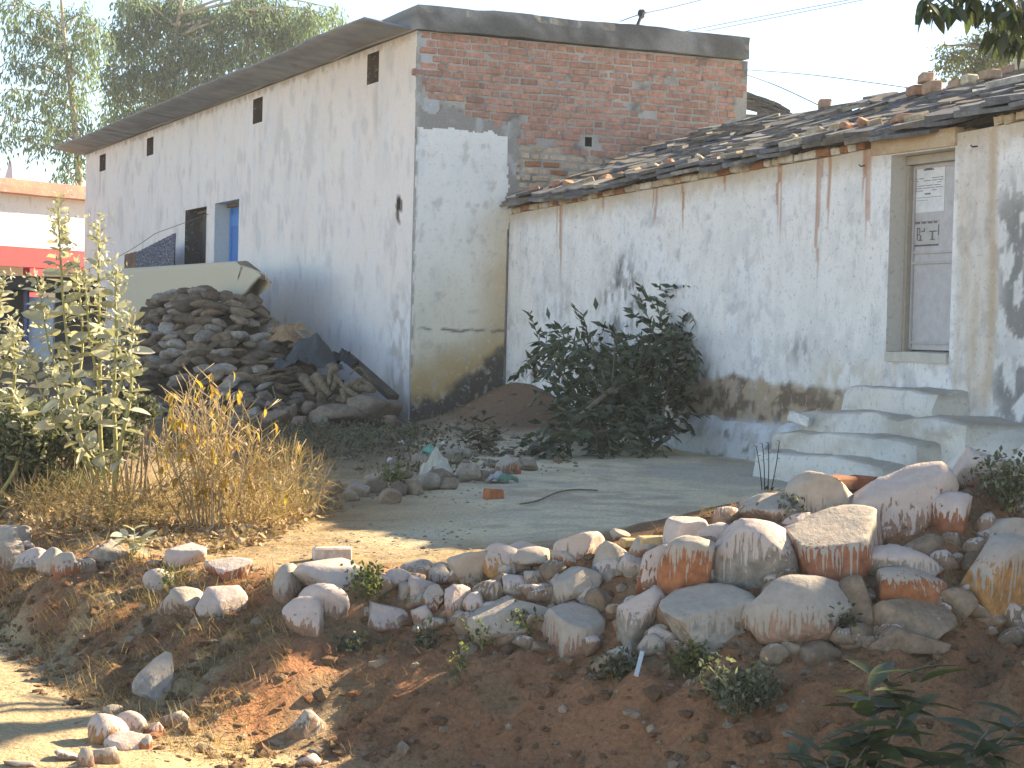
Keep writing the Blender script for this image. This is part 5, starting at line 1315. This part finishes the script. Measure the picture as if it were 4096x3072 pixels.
milkweed('second milkweed shrub cut off by the left edge', g2,
 [[None, (-40, 1600, 0), (-20, 1300, 0), (20, 1120, 0)], [None, (40, 1650, .1), (60, 1450, .1), (40, 1280, .1)], [(-40, 1600, 0), (30, 1420, -.1), (75, 1320, -.1)], [None, (60, 1880, 0), (90, 1700, 0), (60, 1560, 0)]], g2.y, .45, 2, 150, .047, .14)
# small seedling by the flat stone
def seedling(label, px, py, tops, n, mesh, L, name, cat, stemmat='stem_green', up=.8, group=None, r0=.006, Y=None, droop=0., thr=.25):
    b = on_ground(px, py) if Y is None else at(px, py, Y)
    t = thing(name, b, label, cat, group); parts = []
    for q, (x, y, dy) in enumerate(tops):
        e = at(x, y, b.y + dy); pts = spline([b, b.lerp(e, .5) + Vector((rng.uniform(-.02, .02), 0, .01)), e], 5); parts.append(tube(pts, np.linspace(r0, r0 * .5, len(pts)), 5))
        for k in range(n):
            f = 1 - (1 - thr) * (k / n) ** 1.2; p = pts[min(int(f * (len(pts) - 1)), len(pts) - 1)]
            a = k * 2.4 + q; d = Vector((math.cos(a), math.sin(a), up - droop * k / n + rng.uniform(-.3, .3)))
            place_leaf(rng.choice(mesh), p, d, L * rng.uniform(.65, 1.15), t)
    add('stem', *join(parts), M[stemmat], t, smooth=True); return t
pal = [mesh_np('leaf', *leaf_blade(.55, .25, .4, 6, 1.7, .8), M['leaf_pale'], smooth=True), mesh_np('leaf', *leaf_blade(.5, .3, .7, 6, 1.7, .8), M['leaf_pale'], smooth=True)]
seedling('young milkweed seedling on the bank top beside the flat grey stone', 528, 2225, [(535, 2120, 0), (570, 2170, -.05), (500, 2150, -.03)], 6, pal, .12, 'milkweed_seedling', 'seedling', droop=1.1)
drk = [mesh_np('leaf', *leaf_blade(w, f, c_, 6, 1.25, .85), M['leaf_dark'], smooth=True) for w, f, c_ in ((.42, .3, .4), (.38, .2, .6), (.46, .35, .2))]
mng = [mesh_np('leaf', *leaf_blade(w, f, c_, 7, 1.2, .8), M['leaf_mango'], smooth=True) for w, f, c_ in ((.27, .35, .3), (.24, .3, .6), (.30, .25, .15))]

M['leaf_dusty_m'] = m_leaf('dusty_leaves', [(0, (.07, .065, .045)), (.5, (.12, .11, .075)), (1, (.20, .18, .13))], .2, 'rnd', .8, .15)
M['leaf_dusty'] = m_leaf('dusty_leaf', [(0, (.075, .075, .05)), (.5, (.13, .125, .085)), (1, (.21, .20, .15))], .2, 'obj', .8, .15)
dus = [mesh_np('leaf', *leaf_blade(w, f, c_, 6, 1.3, .85), M['leaf_dusty'], smooth=True) for w, f, c_ in ((.4, .3, .4), (.36, .2, .7))]
# grey leaved sapling on the mound and small herbs
seedling('dusty grey leaved sapling growing on the red mound', 1920, 1815, [(1935, 1650, 0), (1890, 1690, .1), (1985, 1690, -.1), (1860, 1730, -.1), (2000, 1740, 0), (1950, 1770, -.1)], 11, dus, .15, 'sapling', 'sapling', 'bark', droop=.8)
def herb(label, px, py, w, h, n, mat, cat='herb', L=.03, Wd=.009, name='herb', group=None, dep=.7, up=.35):
    b = on_ground(px, py); s = b.y / F; t = thing(name, b, label, cat, group)
    ns = max(4, n // 60); parts = []; tips = []
    for k in range(ns):
        e = b + Vector((rng.uniform(-.5, .5) * w * s, rng.uniform(-.5, .5) * w * s * dep, rng.uniform(.35, 1) * h * s)); pts = spline([b + Vector((rng.uniform(-.1, .1) * w * s, 0, 0)), b.lerp(e, .5) + Vector((0, 0, .1 * h * s)), e], 3)
        parts.append(tube(pts, .0025, 4)); tips += pts[2:]
    tips = np.array(tips); k = nr.randint(0, len(tips), n); P = tips[k] + nr.normal(size=(n, 3)) * L * 1.1
    P[:, 2] = np.maximum(P[:, 2], b.z + .005)
    V, Fq, rn = leaves_np(P, nr.normal(size=(n, 3)) + np.array([0, 0, up]), L * nr.uniform(.6, 1.3, n), Wd * nr.uniform(.7, 1.3, n), nr)
    add('stem', *join(parts), M['stem_green'], t); add('foliage', V, Fq, M[mat], t, attrs={'rnd': rn}); return t
for a in (('low dark green herb sprawling below the big grey boulder', 2960, 2860, 330, 210, 900, 'leaf_bush'), ('small dark herb on the white boulder beside the brown one', 3325, 2560, 110, 90, 260, 'leaf_dark_m'),
          ('green herb growing out of the stones at the left end of the wall', 1500, 2400, 130, 130, 260, 'leaf_neem'), ('dusty bush at the right edge above the striped boulder', 4040, 2060, 230, 230, 900, 'leaf_bush'),
          ('tiny herb under the plastic strip', 2470, 2710, 130, 70, 260, 'leaf_dark_m'), ('weed clump at the left foot of the rubble', 1590, 1975, 110, 130, 300, 'leaf_neem'),
          ('pale flowered herb in front of the orange sided boulder', 2760, 2700, 150, 90, 260, 'leaf_neem'), ('tiny green tuft on the red slope, left of two', 1395, 2600, 50, 40, 80, 'leaf_dark_m'), ('tiny green tuft on the red slope, right of two', 1710, 2590, 60, 40, 80, 'leaf_dark_m'),
          ('sprig with yellow green tips below the big white boulder', 1925, 2605, 60, 100, 60, 'leaf_neem'), ('low sprig on the straw covered slope', 1840, 2690, 60, 60, 50, 'leaf_neem'), ('pale sprig against the big white boulder', 2110, 2545, 100, 90, 70, 'leaf_neem'), ('small weed beside the long slab in the wall', 3160, 2105, 100, 80, 160, 'leaf_bush'),
          ('small weed on the bank under the white stones', 680, 2350, 50, 50, 60, 'leaf_neem'), ('weed at the foot of the wall corner', 1600, 1760, 150, 80, 260, 'leaf_bush'), ('weed among the stones by the wall corner', 1420, 1790, 220, 90, 400, 'leaf_bush')):
    herb(*a)
tw = thing('bare_twig_plant', on_ground(3062, 1965), 'four bare upright twigs with tiny side shoots in front of the steps', 'twigs')
b = on_ground(3062, 1965); P = []
for (x0, x1, y1) in ((3048, 3025, 1785), (3058, 3050, 1775), (3072, 3073, 1772), (3085, 3118, 1764)):
    a, e = at(x0, 1960, b.y), at(x1, y1, b.y - .05); pts = spline([a, a.lerp(e, .5) + Vector((.005, 0, 0)), e], 4); P.append(tube(pts, np.linspace(.0045, .003, len(pts)), 5))
    for k in (5, 6, 8): P.append(tube([pts[k], pts[k] + Vector((rng.choice((-1, 1)) * .022, 0, .006))], [.0028, .0014], 4))
add('twig', *join(P), M['wire'], tw)
for k in range(5): place_leaf(rng.choice(drk), on_ground(3060 + k * 12, 1962), (rng.uniform(-1, 1), -.3, .5), .05, tw)

# cut leafy branches heaped against the low house
def branch(label, stem, n_side, side_len, leafL, cap, r0, seed, spread=1., leaf_from=.12, hang=.35):
    pts = spline([at(*p) for p in stem], 8)
    t = thing('cut_branch', pts[0], label, 'branch', 'cut leafy branches against the white wall'); parts = [tube(pts, np.linspace(r0, r0 * .3, len(pts)), 7)]
    cnt = 0; rest = []; n = len(pts)
    shoots = [(pts, .55)]
    for k in range(n_side):
        i = int((leaf_from + (1 - leaf_from) * (k + rng.random()) / n_side) * (n - 1)); p = pts[i]; ax = (pts[min(i + 1, n - 1)] - pts[max(i - 1, 0)]).normalized()
        a = rng.uniform(0, 2 * math.pi); o = ax.orthogonal(); o = Matrix.Rotation(a, 3, ax) @ o
        d = (ax * .7 + o * spread + Vector((0, -.25, .15))).normalized(); L = side_len * rng.uniform(.5, 1.15)
        sp_ = spline([p, p + d * L * .5, p + d * L + Vector((0, 0, -hang * L * rng.random()))], 5); parts.append(tube(sp_, np.linspace(r0 * .3, .003, len(sp_)), 4)); shoots.append((sp_, .0))
    for sp_, f0 in shoots:
        L = sum((sp_[i + 1] - sp_[i]).length for i in range(len(sp_) - 1)); m = int(L * (1 - f0) / .034)
        for k in range(m):
            f = f0 + (1 - f0) * (k + .5) / max(1, m); i = min(int(f * (len(sp_) - 1)), len(sp_) - 2); fr = f * (len(sp_) - 1) - i
            p = sp_[i].lerp(sp_[i + 1], fr); ax = (sp_[i + 1] - sp_[i]).normalized(); o = ax.cross(UP)
            if o.length < .1: o = ax.orthogonal()
            d = ax * .75 + o.normalized() * (1 if k % 2 else -1) + Vector((rng.uniform(-.3, .3), rng.uniform(-.3, .3), rng.uniform(-.5, .25)))
            if cnt < cap: place_leaf(rng.choice(drk), p, d, leafL * rng.uniform(.7, 1.15), t); cnt += 1
            else: rest.append((p, d))
    add('stem', *join(parts), M['bark'], t, smooth=True)
    if rest:
        P = np.array([r_[0] for r_ in rest]); D = np.array([r_[1] for r_ in rest]); V, Fq, rn = leaves_np(P, D, leafL * nr.uniform(.7, 1.1, len(P)), leafL * .17 * nr.uniform(.8, 1.2, len(P)), nr)
        add('foliage', V, Fq, M['leaf_dark_m'], t, attrs={'rnd': rn})['kind'] = 'stuff'
branch('main cut branch sloping from the yard up to the white wall', [(2190, 1770, 17.6), (2350, 1640, 18.0), (2500, 1510, 18.6), (2610, 1420, 19.2), (2690, 1330, 19.6), (2735, 1220, 19.75)], 46, .62, .155, 110, .032, 1)
branch('arching cut branch whose tips fan out to the left against the wall', [(2560, 1690, 18.9), (2470, 1500, 19.6), (2380, 1405, 20.2), (2260, 1395, 20.6), (2150, 1372, 20.8)], 24, .48, .15, 90, .02, 2, leaf_from=.3)
branch('low cut branch spread over the ground at the foot of the wall', [(2640, 1720, 18.3), (2480, 1720, 17.9), (2330, 1740, 17.5), (2190, 1800, 17.1)], 40, .55, .15, 60, .025, 3, leaf_from=.0, hang=.6)
branch('cut branch standing upright at the right end of the heap by the plinth', [(2640, 1770, 18.4), (2660, 1600, 18.7), (2700, 1420, 19.2), (2730, 1300, 19.5)], 34, .5, .15, 40, .02, 4, leaf_from=.05, hang=.7)
herb('tangled green branch tips filling the middle of the cut heap', 2470, 1790, 560, 420, 1500, 'leaf_dark_m', 'branch', .13, .028, 'brush_heap', None, .5)
# withered leaves hanging on the tall branch tip
wl = thing('withered_spray', at(2720, 1260, 19.5), 'withered brown leaves hanging from the tall cut branch', 'dead leaves'); wm = [mesh_np('leaf', *leaf_blade(.3, .4, .3, 5, 1.2, .9), M['leaf_litter'], smooth=True)]
wmat = m_leaf('withered_leaf', [(0, (.10, .045, .03)), (1, (.19, .10, .065))], .2, 'obj', .8, .15); wm[0].materials[0] = wmat
for k in range(34): place_leaf(wm[0], at(rng.uniform(2685, 2740), rng.uniform(1270, 1400), 19.45 + rng.uniform(-.1, .1)), (rng.uniform(-.3, .3), rng.uniform(-.3, .3), -1), .16, wl)
wl2 = thing('withered_spray', at(2140, 1400, 20.7), 'thin brown spray of dead leaves hanging at the left tip of the arching branch', 'dead leaves')
for k in range(12): place_leaf(wm[0], at(rng.uniform(2130, 2150), rng.uniform(1400, 1480), 20.7), (rng.uniform(-.2, .2), rng.uniform(-.2, .2), -1), .13, wl2)

# mango saplings at the lower right, leafy branch from the upper right
seedling('mango sapling with long green leaves at the bottom of the slope', 3440, 3180, [(3575, 2720, .1), (3480, 2760, 0), (3620, 2850, -.1), (3700, 2700, 0)], 11, mng, .215, 'mango_sapling', 'sapling', 'bark', up=.45, Y=6.55, droop=.6, thr=.3)
seedling('low mango sapling cut off by the bottom edge', 3330, 3260, [(3280, 3000, 0), (3200, 3040, .1), (3400, 3020, 0), (3480, 2960, 0)], 9, mng, .19, 'mango_sapling', 'sapling', 'bark', up=.5, Y=6.5, droop=.4)
seedling('mango sapling at the lower right corner', 3800, 3200, [(3950, 2920, 0), (4040, 2960, .1), (3900, 3020, -.05), (4090, 2880, 0)], 10, mng, .20, 'mango_sapling', 'sapling', 'bark', up=.35, Y=6.5, droop=.5)
mt = thing('mango_tree', (4.55, 11.4, gz1(4.55, 11.4)), 'mango tree whose dark leafy branch hangs into the upper right corner', 'tree')
tp_ = spline([(4.55, 11.4, -1.0), (4.5, 11.3, .6), (4.7, 11.2, 2.2), (4.9, 11.0, 3.6)], 5); parts = [tube(tp_, np.linspace(.19, .08, len(tp_)), 9)]
for L in ([(4.6, 11.3, 1.6), (3.9, 11.1, 2.25), (3.2, 11.0, 2.2), (2.75, 11, 2.02)], [(4.6, 11.3, 1.9), (3.8, 11.4, 2.6), (3.0, 11.2, 2.3), (2.5, 11, 1.98)], [(4.6, 11.3, 1.5), (3.9, 11.2, 1.85), (3.3, 11.0, 1.7), (2.95, 11, 1.55)], [(4.8, 11.1, 2.6), (5.4, 9.8, 3.2), (5.5, 8.9, 3.0)], [(4.8, 11.1, 2.6), (6.0, 11.2, 3.4), (6.6, 11.2, 3.3)], [(4.8, 11.1, 2.8), (4.2, 12.2, 3.6), (3.9, 12.6, 3.9)], [(4.8, 11.1, 2.8), (4.6, 9.9, 3.6), (4.2, 9.3, 3.5)], [(4.8, 11.1, 2.9), (4.4, 9.2, 3.5), (3.8, 7.6, 3.5), (3.6, 6.6, 3.5)], [(4.8, 11.1, 2.9), (5.0, 8.6, 3.5), (5.2, 7.0, 3.2)]):
    q = spline(L, 5); parts.append(tube(q, np.linspace(.05, .008, len(q)), 6))
cl = [(3.35, 11.0, 2.18, .14), (3.0, 11, 2.1, .12)]
tips = []
for px, py in ((3700, 22), (3735, 40), (3765, 12), (3800, 30), (3830, 0), (3860, 40), (3900, 18), (3940, 40), (3985, 20), (4030, 30), (4075, 10), (3700, 10), (4000, 70), (4060, 60), (3975, 150), (4020, 160), (4045, 140), (4080, 120), (4090, 170), (3900, -20), (4000, -30), (4090, 60), (4045, 95)): tips.append(at(px, py, 11 + rng.uniform(-.25, .25)))
for p in tips:
    near = min((Vector(v) for L in ((3.9, 11.1, 2.25), (3.2, 11.0, 2.2), (3.0, 11.2, 2.3), (3.3, 11.0, 1.7), (2.75, 11, 2.02)) for v in [L]), key=lambda v: (v - p).length)
    q = spline([near, near.lerp(p, .6) + Vector((0, 0, .06)), p], 4); parts.append(tube(q, np.linspace(.009, .003, len(q)), 4))
    for k in range(rng.randint(5, 8)):
        a = rng.uniform(0, 6.28); place_leaf(rng.choice(drk if k % 2 else mng), p + Vector((rng.uniform(-.03, .03), rng.uniform(-.03, .03), rng.uniform(-.02, .05))), (math.cos(a) * .6, math.sin(a) * .6, -rng.uniform(.2, 1.1)), rng.uniform(.10, .17), mt)
add('trunk', *join(parts), M['bark'], mt, smooth=True)
Pl = []; 
for c, r_, n in (((5.4, 9.6, 4.4), (1.1, 1.2, .8), 2600), ((6.3, 11.2, 4.7), (1.1, 1.1, .9), 2200), ((4.3, 12.4, 3.9), (1.0, 1.0, .7), 1800), ((4.4, 9.6, 4.6), (.8, .9, .6), 1500), ((5.0, 11, 4.2), (1.3, 1.3, .8), 2400), ((6.0, 8.3, 4.4), (.9, .9, .7), 1500), ((3.9, 8.2, 4.6), (1.1, 1.2, .7), 2400), ((3.6, 6.6, 4.6), (1.2, 1.2, .7), 2600), ((5.2, 7.0, 4.5), (1.1, 1.1, .8), 2400)):
    v = nr.normal(size=(n, 3)); v /= np.linalg.norm(v, axis=1)[:, None]; v *= nr.rand(n, 1) ** .4; Pl.append(v * np.array(r_) + np.array(c))
P = np.vstack(Pl); V, Fq, rn = leaves_np(P, nr.normal(size=P.shape) * .7 + np.array([0, 0, -.8]), nr.uniform(.11, .19, len(P)), nr.uniform(.018, .028, len(P)), nr)
add('crown', V, Fq, M['leaf_dark_m'], mt, attrs={'rnd': rn})

# dark bush behind the milkweed, dry yellowing bush, grass, litter
def cloud_bush(name, label, cat, blobs, n, L, Wd, mat, stemmat, Y0=None):
    g = on_ground(*blobs[0][4:6]) if Y0 is None else None
    t = thing(name, g, label, cat); Pl = []; parts = []
    for px, py, rx, ry, *_ in blobs:
        c = at(px, py, g.y + rng.uniform(-.5, .5)); s = g.y / F; m = int(n * rx * ry / 10000)
        v = nr.normal(size=(m, 3)); v /= np.linalg.norm(v, axis=1)[:, None]; v *= nr.rand(m, 1) ** .35
        v *= (1 + .35 * (vnoise(v[:, 0] * 4 + px, v[:, 2] * 4 + v[:, 1] * 4, 7) - .5))[:, None]
        P = v * np.array([rx * s, rx * s * .8, ry * s]) + np.array(c); P = P[P[:, 2] > g.z]
        Pl.append(P)
        for k in range(7):
            e = c + Vector((rng.uniform(-.8, .8) * rx * s, rng.uniform(-.6, .4) * rx * s, rng.uniform(.0, 1.05) * ry * s)); b0_ = Vector((c.x + rng.uniform(-.2, .2), c.y, g.z))
            parts.append(tube(spline([b0_, b0_.lerp(e, .5), e], 3), [.01, .009, .008, .007, .005, .004, .002], 4))
    P = np.vstack(Pl); V, Fq, rn = leaves_np(P, nr.normal(size=P.shape) + np.array([0, 0, .3]), L * nr.uniform(.6, 1.3, len(P)), Wd * nr.uniform(.7, 1.3, len(P)), nr)
    add('stem', *join(parts), M[stemmat], t); add('foliage', V, Fq, M[mat], t, attrs={'rnd': rn}); return t
cloud_bush('dark_bush', 'dense grey green bush spreading behind the milkweed shrub', 'bush', [(100, 1760, 170, 130, 150, 2000), (280, 1700, 130, 130, 0, 0), (60, 1880, 170, 120, 0, 0), (330, 1850, 130, 120, 0, 0), (480, 1720, 100, 110, 0, 0), (40, 1620, 120, 60, 0, 0), (570, 1640, 70, 60, 0, 0), (200, 1950, 180, 80, 0, 0), (-60, 1760, 100, 150, 0, 0)], 950, .045, .012, 'leaf_bush', 'bark')
g = on_ground(830, 2140); Yd = g.y
db = thing('dry_bush', g, 'dried out yellowing bush with bare pale stems in the sun', 'bush')
yl = [mesh_np('leaf', *leaf_blade(.4, .5, .8, 5, 1.3, .9), M['leaf_yellow'], smooth=True), mesh_np('leaf', *leaf_blade(.3, .7, .4, 5, 1.3, .9), M['leaf_yellow'], smooth=True)]
parts = []; nl = 0
for k in range(60):
    bx = rng.uniform(640, 1180) if k > 30 else rng.uniform(720, 920); top = np.interp(bx, [600, 720, 830, 920, 1050, 1200, 1330], [1800, 1640, 1500, 1560, 1680, 1760, 1850])
    ex, ey = bx + rng.uniform(-110, 110), top + rng.uniform(0, 190)
    b0_ = on_ground(.55 * bx + .45 * 850, 2110 + rng.uniform(-40, 30)); e = at(ex, ey, b0_.y + rng.uniform(-.25, .25))
    pts = spline([b0_, b0_.lerp(e, .5) + Vector((rng.uniform(-.05, .05), rng.uniform(-.05, .05), 0)), e], 5); parts.append(tube(pts, np.linspace(rng.uniform(.004, .008), .002, len(pts)), 5))
    for q in range(rng.randint(5, 9)):
        i = rng.randint(3, 10); d = Vector((rng.uniform(-1, 1), rng.uniform(-1, 1), .7)); L = rng.uniform(.06, .24); tip = pts[i] + d.normalized() * L; parts.append(tube([pts[i], tip], [.0035, .0018], 4))
        if nl < 250 and rng.random() < .24:
            for j in range(rng.randint(1, 4)): place_leaf(rng.choice(yl), tip.lerp(pts[i], rng.random() * .3), (rng.uniform(-.6, .6), rng.uniform(-.6, .6), -rng.uniform(.3, 1)), rng.uniform(.045, .085), db); nl += 1
add('stem', *join(parts), M['dry_stem'], db, smooth=True)
def scatter_px(n, poly):
    xs = [p[0] for p in poly]; ys = [p[1] for p in poly]; out = []
    while len(out) < n:
        x, y = rng.uniform(min(xs), max(xs)), rng.uniform(min(ys), max(ys)); ins = False; j = len(poly) - 1
        for i in range(len(poly)):
            if (poly[i][1] > y) != (poly[j][1] > y) and x < (poly[j][0] - poly[i][0]) * (y - poly[i][1]) / (poly[j][1] - poly[i][1]) + poly[i][0]: ins = not ins
            j = i
        if ins: out.append((x, y))
    return out
def ground_batch(pts):
    return np.array([on_ground(x, y) for x, y in pts])
def scatter_world(n, x0, x1, y0, y1, f):
    P = []
    while sum(len(p) for p in P) < n:
        x = nr.uniform(x0, x1, n * 2); y = nr.uniform(y0, y1, n * 2); k = nr.rand(n * 2) < f(x, y); P.append(np.stack([x[k], y[k], ground(x[k], y[k])], 1))
    return np.vstack(P)[:n]
# dry grass mass round the dry bush
c0 = ground_batch(scatter_px(120, [(560, 2000), (700, 2080), (900, 2130), (1150, 2090), (1330, 2000), (1280, 1960), (900, 1980), (640, 1950)]))
c0 = c0[::3]; P = np.repeat(c0, 48, 0) + np.c_[nr.normal(size=(len(c0) * 48, 2)) * .08, np.zeros(len(c0) * 48)]; P[:, 2] = ground(P[:, 0], P[:, 1]) - .01
V, Fq, rn = blades(P, nr.uniform(.08, .62, len(P)) * np.repeat(nr.uniform(.4, 1.1, len(c0)), 48), 1.15, .0018, nr, .35)
o = add('dry_grass', V, Fq, M['straw'], attrs={'rnd': rn}); props(o, 'tangled dry golden grass round the yellowing bush', 'grass', kind='stuff')
c0 = ground_batch(scatter_px(34, [(0, 2040), (200, 2090), (560, 2120), (640, 2050), (500, 1990), (0, 1990)]))
P = np.repeat(c0, 40, 0) + np.c_[nr.normal(size=(len(c0) * 40, 2)) * .13, np.zeros(len(c0) * 40)]; P[:, 2] = ground(P[:, 0], P[:, 1]) - .01
V, Fq, rn = blades(P, nr.uniform(.05, .3, len(P)), 1.5, .0022, nr, .5)
o = add('dry_grass', V, Fq, M['straw'], attrs={'rnd': rn}); props(o, 'dry weeds and straw under the milkweed shrub', 'grass', kind='stuff')
# a dome of fine broken twigs, and withered leaves still caught on low weeds
for (px, py, rx, ry, n, nm, lab) in ((1060, 1950, 260, 190, 1100, 'dry_twigs', 'dome of fine brown dead twigs right of the yellowing bush'), (420, 2010, 400, 90, 1600, 'dry_twigs', 'low tangle of brown dead weeds under the milkweed shrub'), (850, 1880, 240, 260, 350, 'dry_twigs', 'fine twigs inside the yellowing bush')):
    c = at(px, py, Yd + .1); s_ = Yd / F; v = nr.normal(size=(n, 3)); v /= np.linalg.norm(v, axis=1)[:, None]; v *= nr.rand(n, 1) ** .45
    P = v * np.array([rx * s_, rx * s_ * .7, ry * s_]) + np.array(c); P[:, 2] = np.maximum(P[:, 2], ground(P[:, 0], P[:, 1]) + .01); D = nr.normal(size=(n, 3)) * .8 + v * .7 + np.array([0, 0, .5])
    V, Fq, rn = leaves_np(P, D, nr.uniform(.06, .2, n), nr.uniform(.0011, .0022, n), nr)
    o = add(nm, V, Fq, M['straw'], attrs={'rnd': rn}); props(o, lab, 'dry weeds', kind='stuff')
    m = n // 4; k_ = nr.randint(0, n, m); V, Fq, rn = leaves_np(P[k_], nr.normal(size=(m, 3)) + np.array([0, 0, -.7]), nr.uniform(.02, .055, m), nr.uniform(.006, .014, m), nr)
    o = add('dry_leaves', V, Fq, M['leaf_litter'], attrs={'rnd': rn}); props(o, 'curled dead leaves caught in the ' + lab.split(' of ')[0], 'dry leaves', kind='stuff')
# leaf litter
P = ground_batch(scatter_px(900, [(0, 2080), (350, 2150), (800, 2230), (1050, 2180), (1300, 2060), (1350, 2000), (1200, 1990), (1000, 2080), (600, 2100), (300, 2060), (0, 2010)]))
P = np.repeat(P, 3, 0) + np.c_[nr.normal(size=(len(P) * 3, 2)) * .06, np.zeros(len(P) * 3)]; P[:, 2] = ground(P[:, 0], P[:, 1]) + nr.uniform(.002, .04, len(P))
D = nr.normal(size=P.shape); D[:, 2] *= .45
V, Fq, rn = leaves_np(P, D, nr.uniform(.03, .075, len(P)), nr.uniform(.01, .022, len(P)), nr)
o = add('leaf_litter', V, Fq, M['leaf_litter'], attrs={'rnd': rn}); props(o, 'curled dry leaves littering the ground under the shrubs', 'leaf litter', kind='stuff')
# straw and dull dry grass over the bank, pebbles and clods
fb = lambda x, y: np.where((y > np.interp(x, TB[:, 0], TB[:, 1]) - .15) & (y < np.interp(x, TB[:, 0], TB[:, 5]) + .1), sm(.42, .68, fbm(x * 2.1, y * 2.1, 4, 61)) * .9 + .05, 0)
P = scatter_world(24000, -3.6, 2.6, 6.4, 11.6, fb)
V, Fq, rn = blades(P + np.array([0, 0, .004]), nr.uniform(.025, .10, len(P)), 2.2, .0013, nr, .25, np.array([-.3, -.7, -.35]))
o = add('bank_straw', V, Fq, M['straw_dark'], attrs={'rnd': rn}); props(o, 'flattened dull dry grass covering the eroded bank', 'grass', kind='stuff')
fb2 = lambda x, y: np.where((x < -.9) & (y > np.interp(x, TB[:, 0], TB[:, 1]) - .1) & (y < np.interp(x, TB[:, 0], TB[:, 5])), sm(.4, .6, fbm(x * 1.7, y * 1.7, 3, 66)), 0)
P = scatter_world(4200, -3.4, -.9, 7.2, 11.6, fb2)
V, Fq, rn = blades(P, nr.uniform(.03, .13, len(P)), 1.4, .0018, nr, .4, np.array([-.2, -.4, 0]))
o = add('bank_grass', V, Fq, M['straw'], attrs={'rnd': rn}); props(o, 'sparse pale dry grass on the left part of the bank', 'grass', kind='stuff')
def pebbles(name, P, s0, s1, label, colf):
    V0, F0 = ico(1); sh_ = []
    for k in range(12): v = V0 * nr.uniform(.6, 1.2, (len(V0), 1)); sh_.append(v * np.array([1, nr.uniform(.6, 1), nr.uniform(.45, .8)]))
    Vs = []; Fs = []; Cs = []; n0 = 0
    for p in P:
        a = rng.uniform(0, 6.28); s = s0 * (s1 / s0) ** (rng.random() ** 2.2); v = sh_[rng.randrange(12)] * s; ca, sa = math.cos(a), math.sin(a)
        Vs.append(np.stack([v[:, 0] * ca - v[:, 1] * sa, v[:, 0] * sa + v[:, 1] * ca, v[:, 2]], 1) + p); Fs.append(F0 + n0); n0 += len(V0); Cs.append(np.tile(colf(p), (len(V0), 1)))
    o = add(name, np.vstack(Vs), np.vstack(Fs), M['soil'], attrs={'Col': np.vstack(Cs)}); props(o, label, 'pebbles', kind='stuff')
cb = lambda p: np.array(rng.choice(((.28, .145, .085), (.26, .17, .10), (.22, .125, .08), (.20, .125, .08), (.36, .28, .21)))) * rng.uniform(.8, 1.2)
pebbles('bank_clods', scatter_world(6000, -3.4, 2.5, 6.4, 11.4, lambda x, y: np.where((y > np.interp(x, TB[:, 0], TB[:, 1]) - .3) & (y < np.interp(x, TB[:, 0], TB[:, 5]) + .2), .7, .0)), .005, .05, 'small earth clods and pebbles on the bank', cb)
pebbles('yard_pebbles', scatter_world(2600, -4, -.1, 8.6, 19, lambda x, y: np.where(y > np.interp(x, TB[:, 0], TB[:, 5]), sm(.4, .7, fbm(x * 1.5, y * 1.5, 3, 4)), 0)), .004, .02, 'scattered pebbles and crumbs on the yard', lambda p: np.array((.36, .29, .21)) * rng.uniform(.6, 1.2))
pebbles('track_pebbles', scatter_world(500, -3.4, -1, 6.8, 11, lambda x, y: np.where(y < np.interp(x, TB[:, 0], TB[:, 1]), .8, 0)), .004, .018, 'small pebbles on the sunlit track', lambda p: np.array((.44, .32, .2)) * rng.uniform(.7, 1.2))
pebbles('mound_rubble', scatter_world(500, -2.2, 1.6, 15.5, 23.2, lambda x, y: np.where(x < 1.0 + .1 * (y - 18), sm(1.6, .2, np.abs(x + .5)) * .9, 0)), .01, .06, 'broken stones and crumbs on the red mound', lambda p: np.array(rng.choice(((.27, .17, .11), (.33, .26, .2), (.22, .16, .12)))) * rng.uniform(.8, 1.2))
P = scatter_world(900, -3.2, .9, 15.0, 22.5, lambda x, y: sm(.1, -1.0, x + (y - 17) * .12) * sm(.35, .6, fbm(x * 1.3, y * 1.3, 3, 9)))
V, Fq, rn = blades(P, nr.uniform(.05, .2, len(P)), 1.2, .004, nr, .5); o = add('weeds', V, Fq, M['straw_dark'], attrs={'rnd': rn}); props(o, 'thin dusty weeds at the foot of the heap and mound', 'weeds', kind='stuff')
P = scatter_world(3200, -3.2, .9, 15.0, 22.5, lambda x, y: sm(.1, -1.0, x + (y - 17) * .12) * sm(.38, .6, fbm(x * 1.5, y * 1.5, 3, 19)))
P[:, 2] += nr.uniform(.0, .09, len(P)); V, Fq, rn = leaves_np(P, nr.normal(size=P.shape) + np.array([0, 0, .3]), nr.uniform(.03, .07, len(P)), nr.uniform(.008, .018, len(P)), nr)
o = add('weed_foliage', V, Fq, M['leaf_dusty_m'], attrs={'rnd': rn}); props(o, 'low dusty green weeds between the heap and the yard', 'weeds', kind='stuff')

# ------------------------------------------------------------------ dusty air
k = NT('haze'); k.t.nodes.remove(k.b)
vol = k.n('VolumePrincipled', {'Color': (.86, .93, 1.), 'Density': HAZE, 'Anisotropy': .25})
k.t.links.new(vol.outputs[0], k.out.inputs['Volume'])
hv, hf = boxw(lambda x, y, z: Vector((x, y, z)), -70, 70, -8, 110, -4, 24)
hz = add('haze', hv, hf, k.m); props(hz, 'pale dusty air over the whole place', 'haze', kind='stuff')
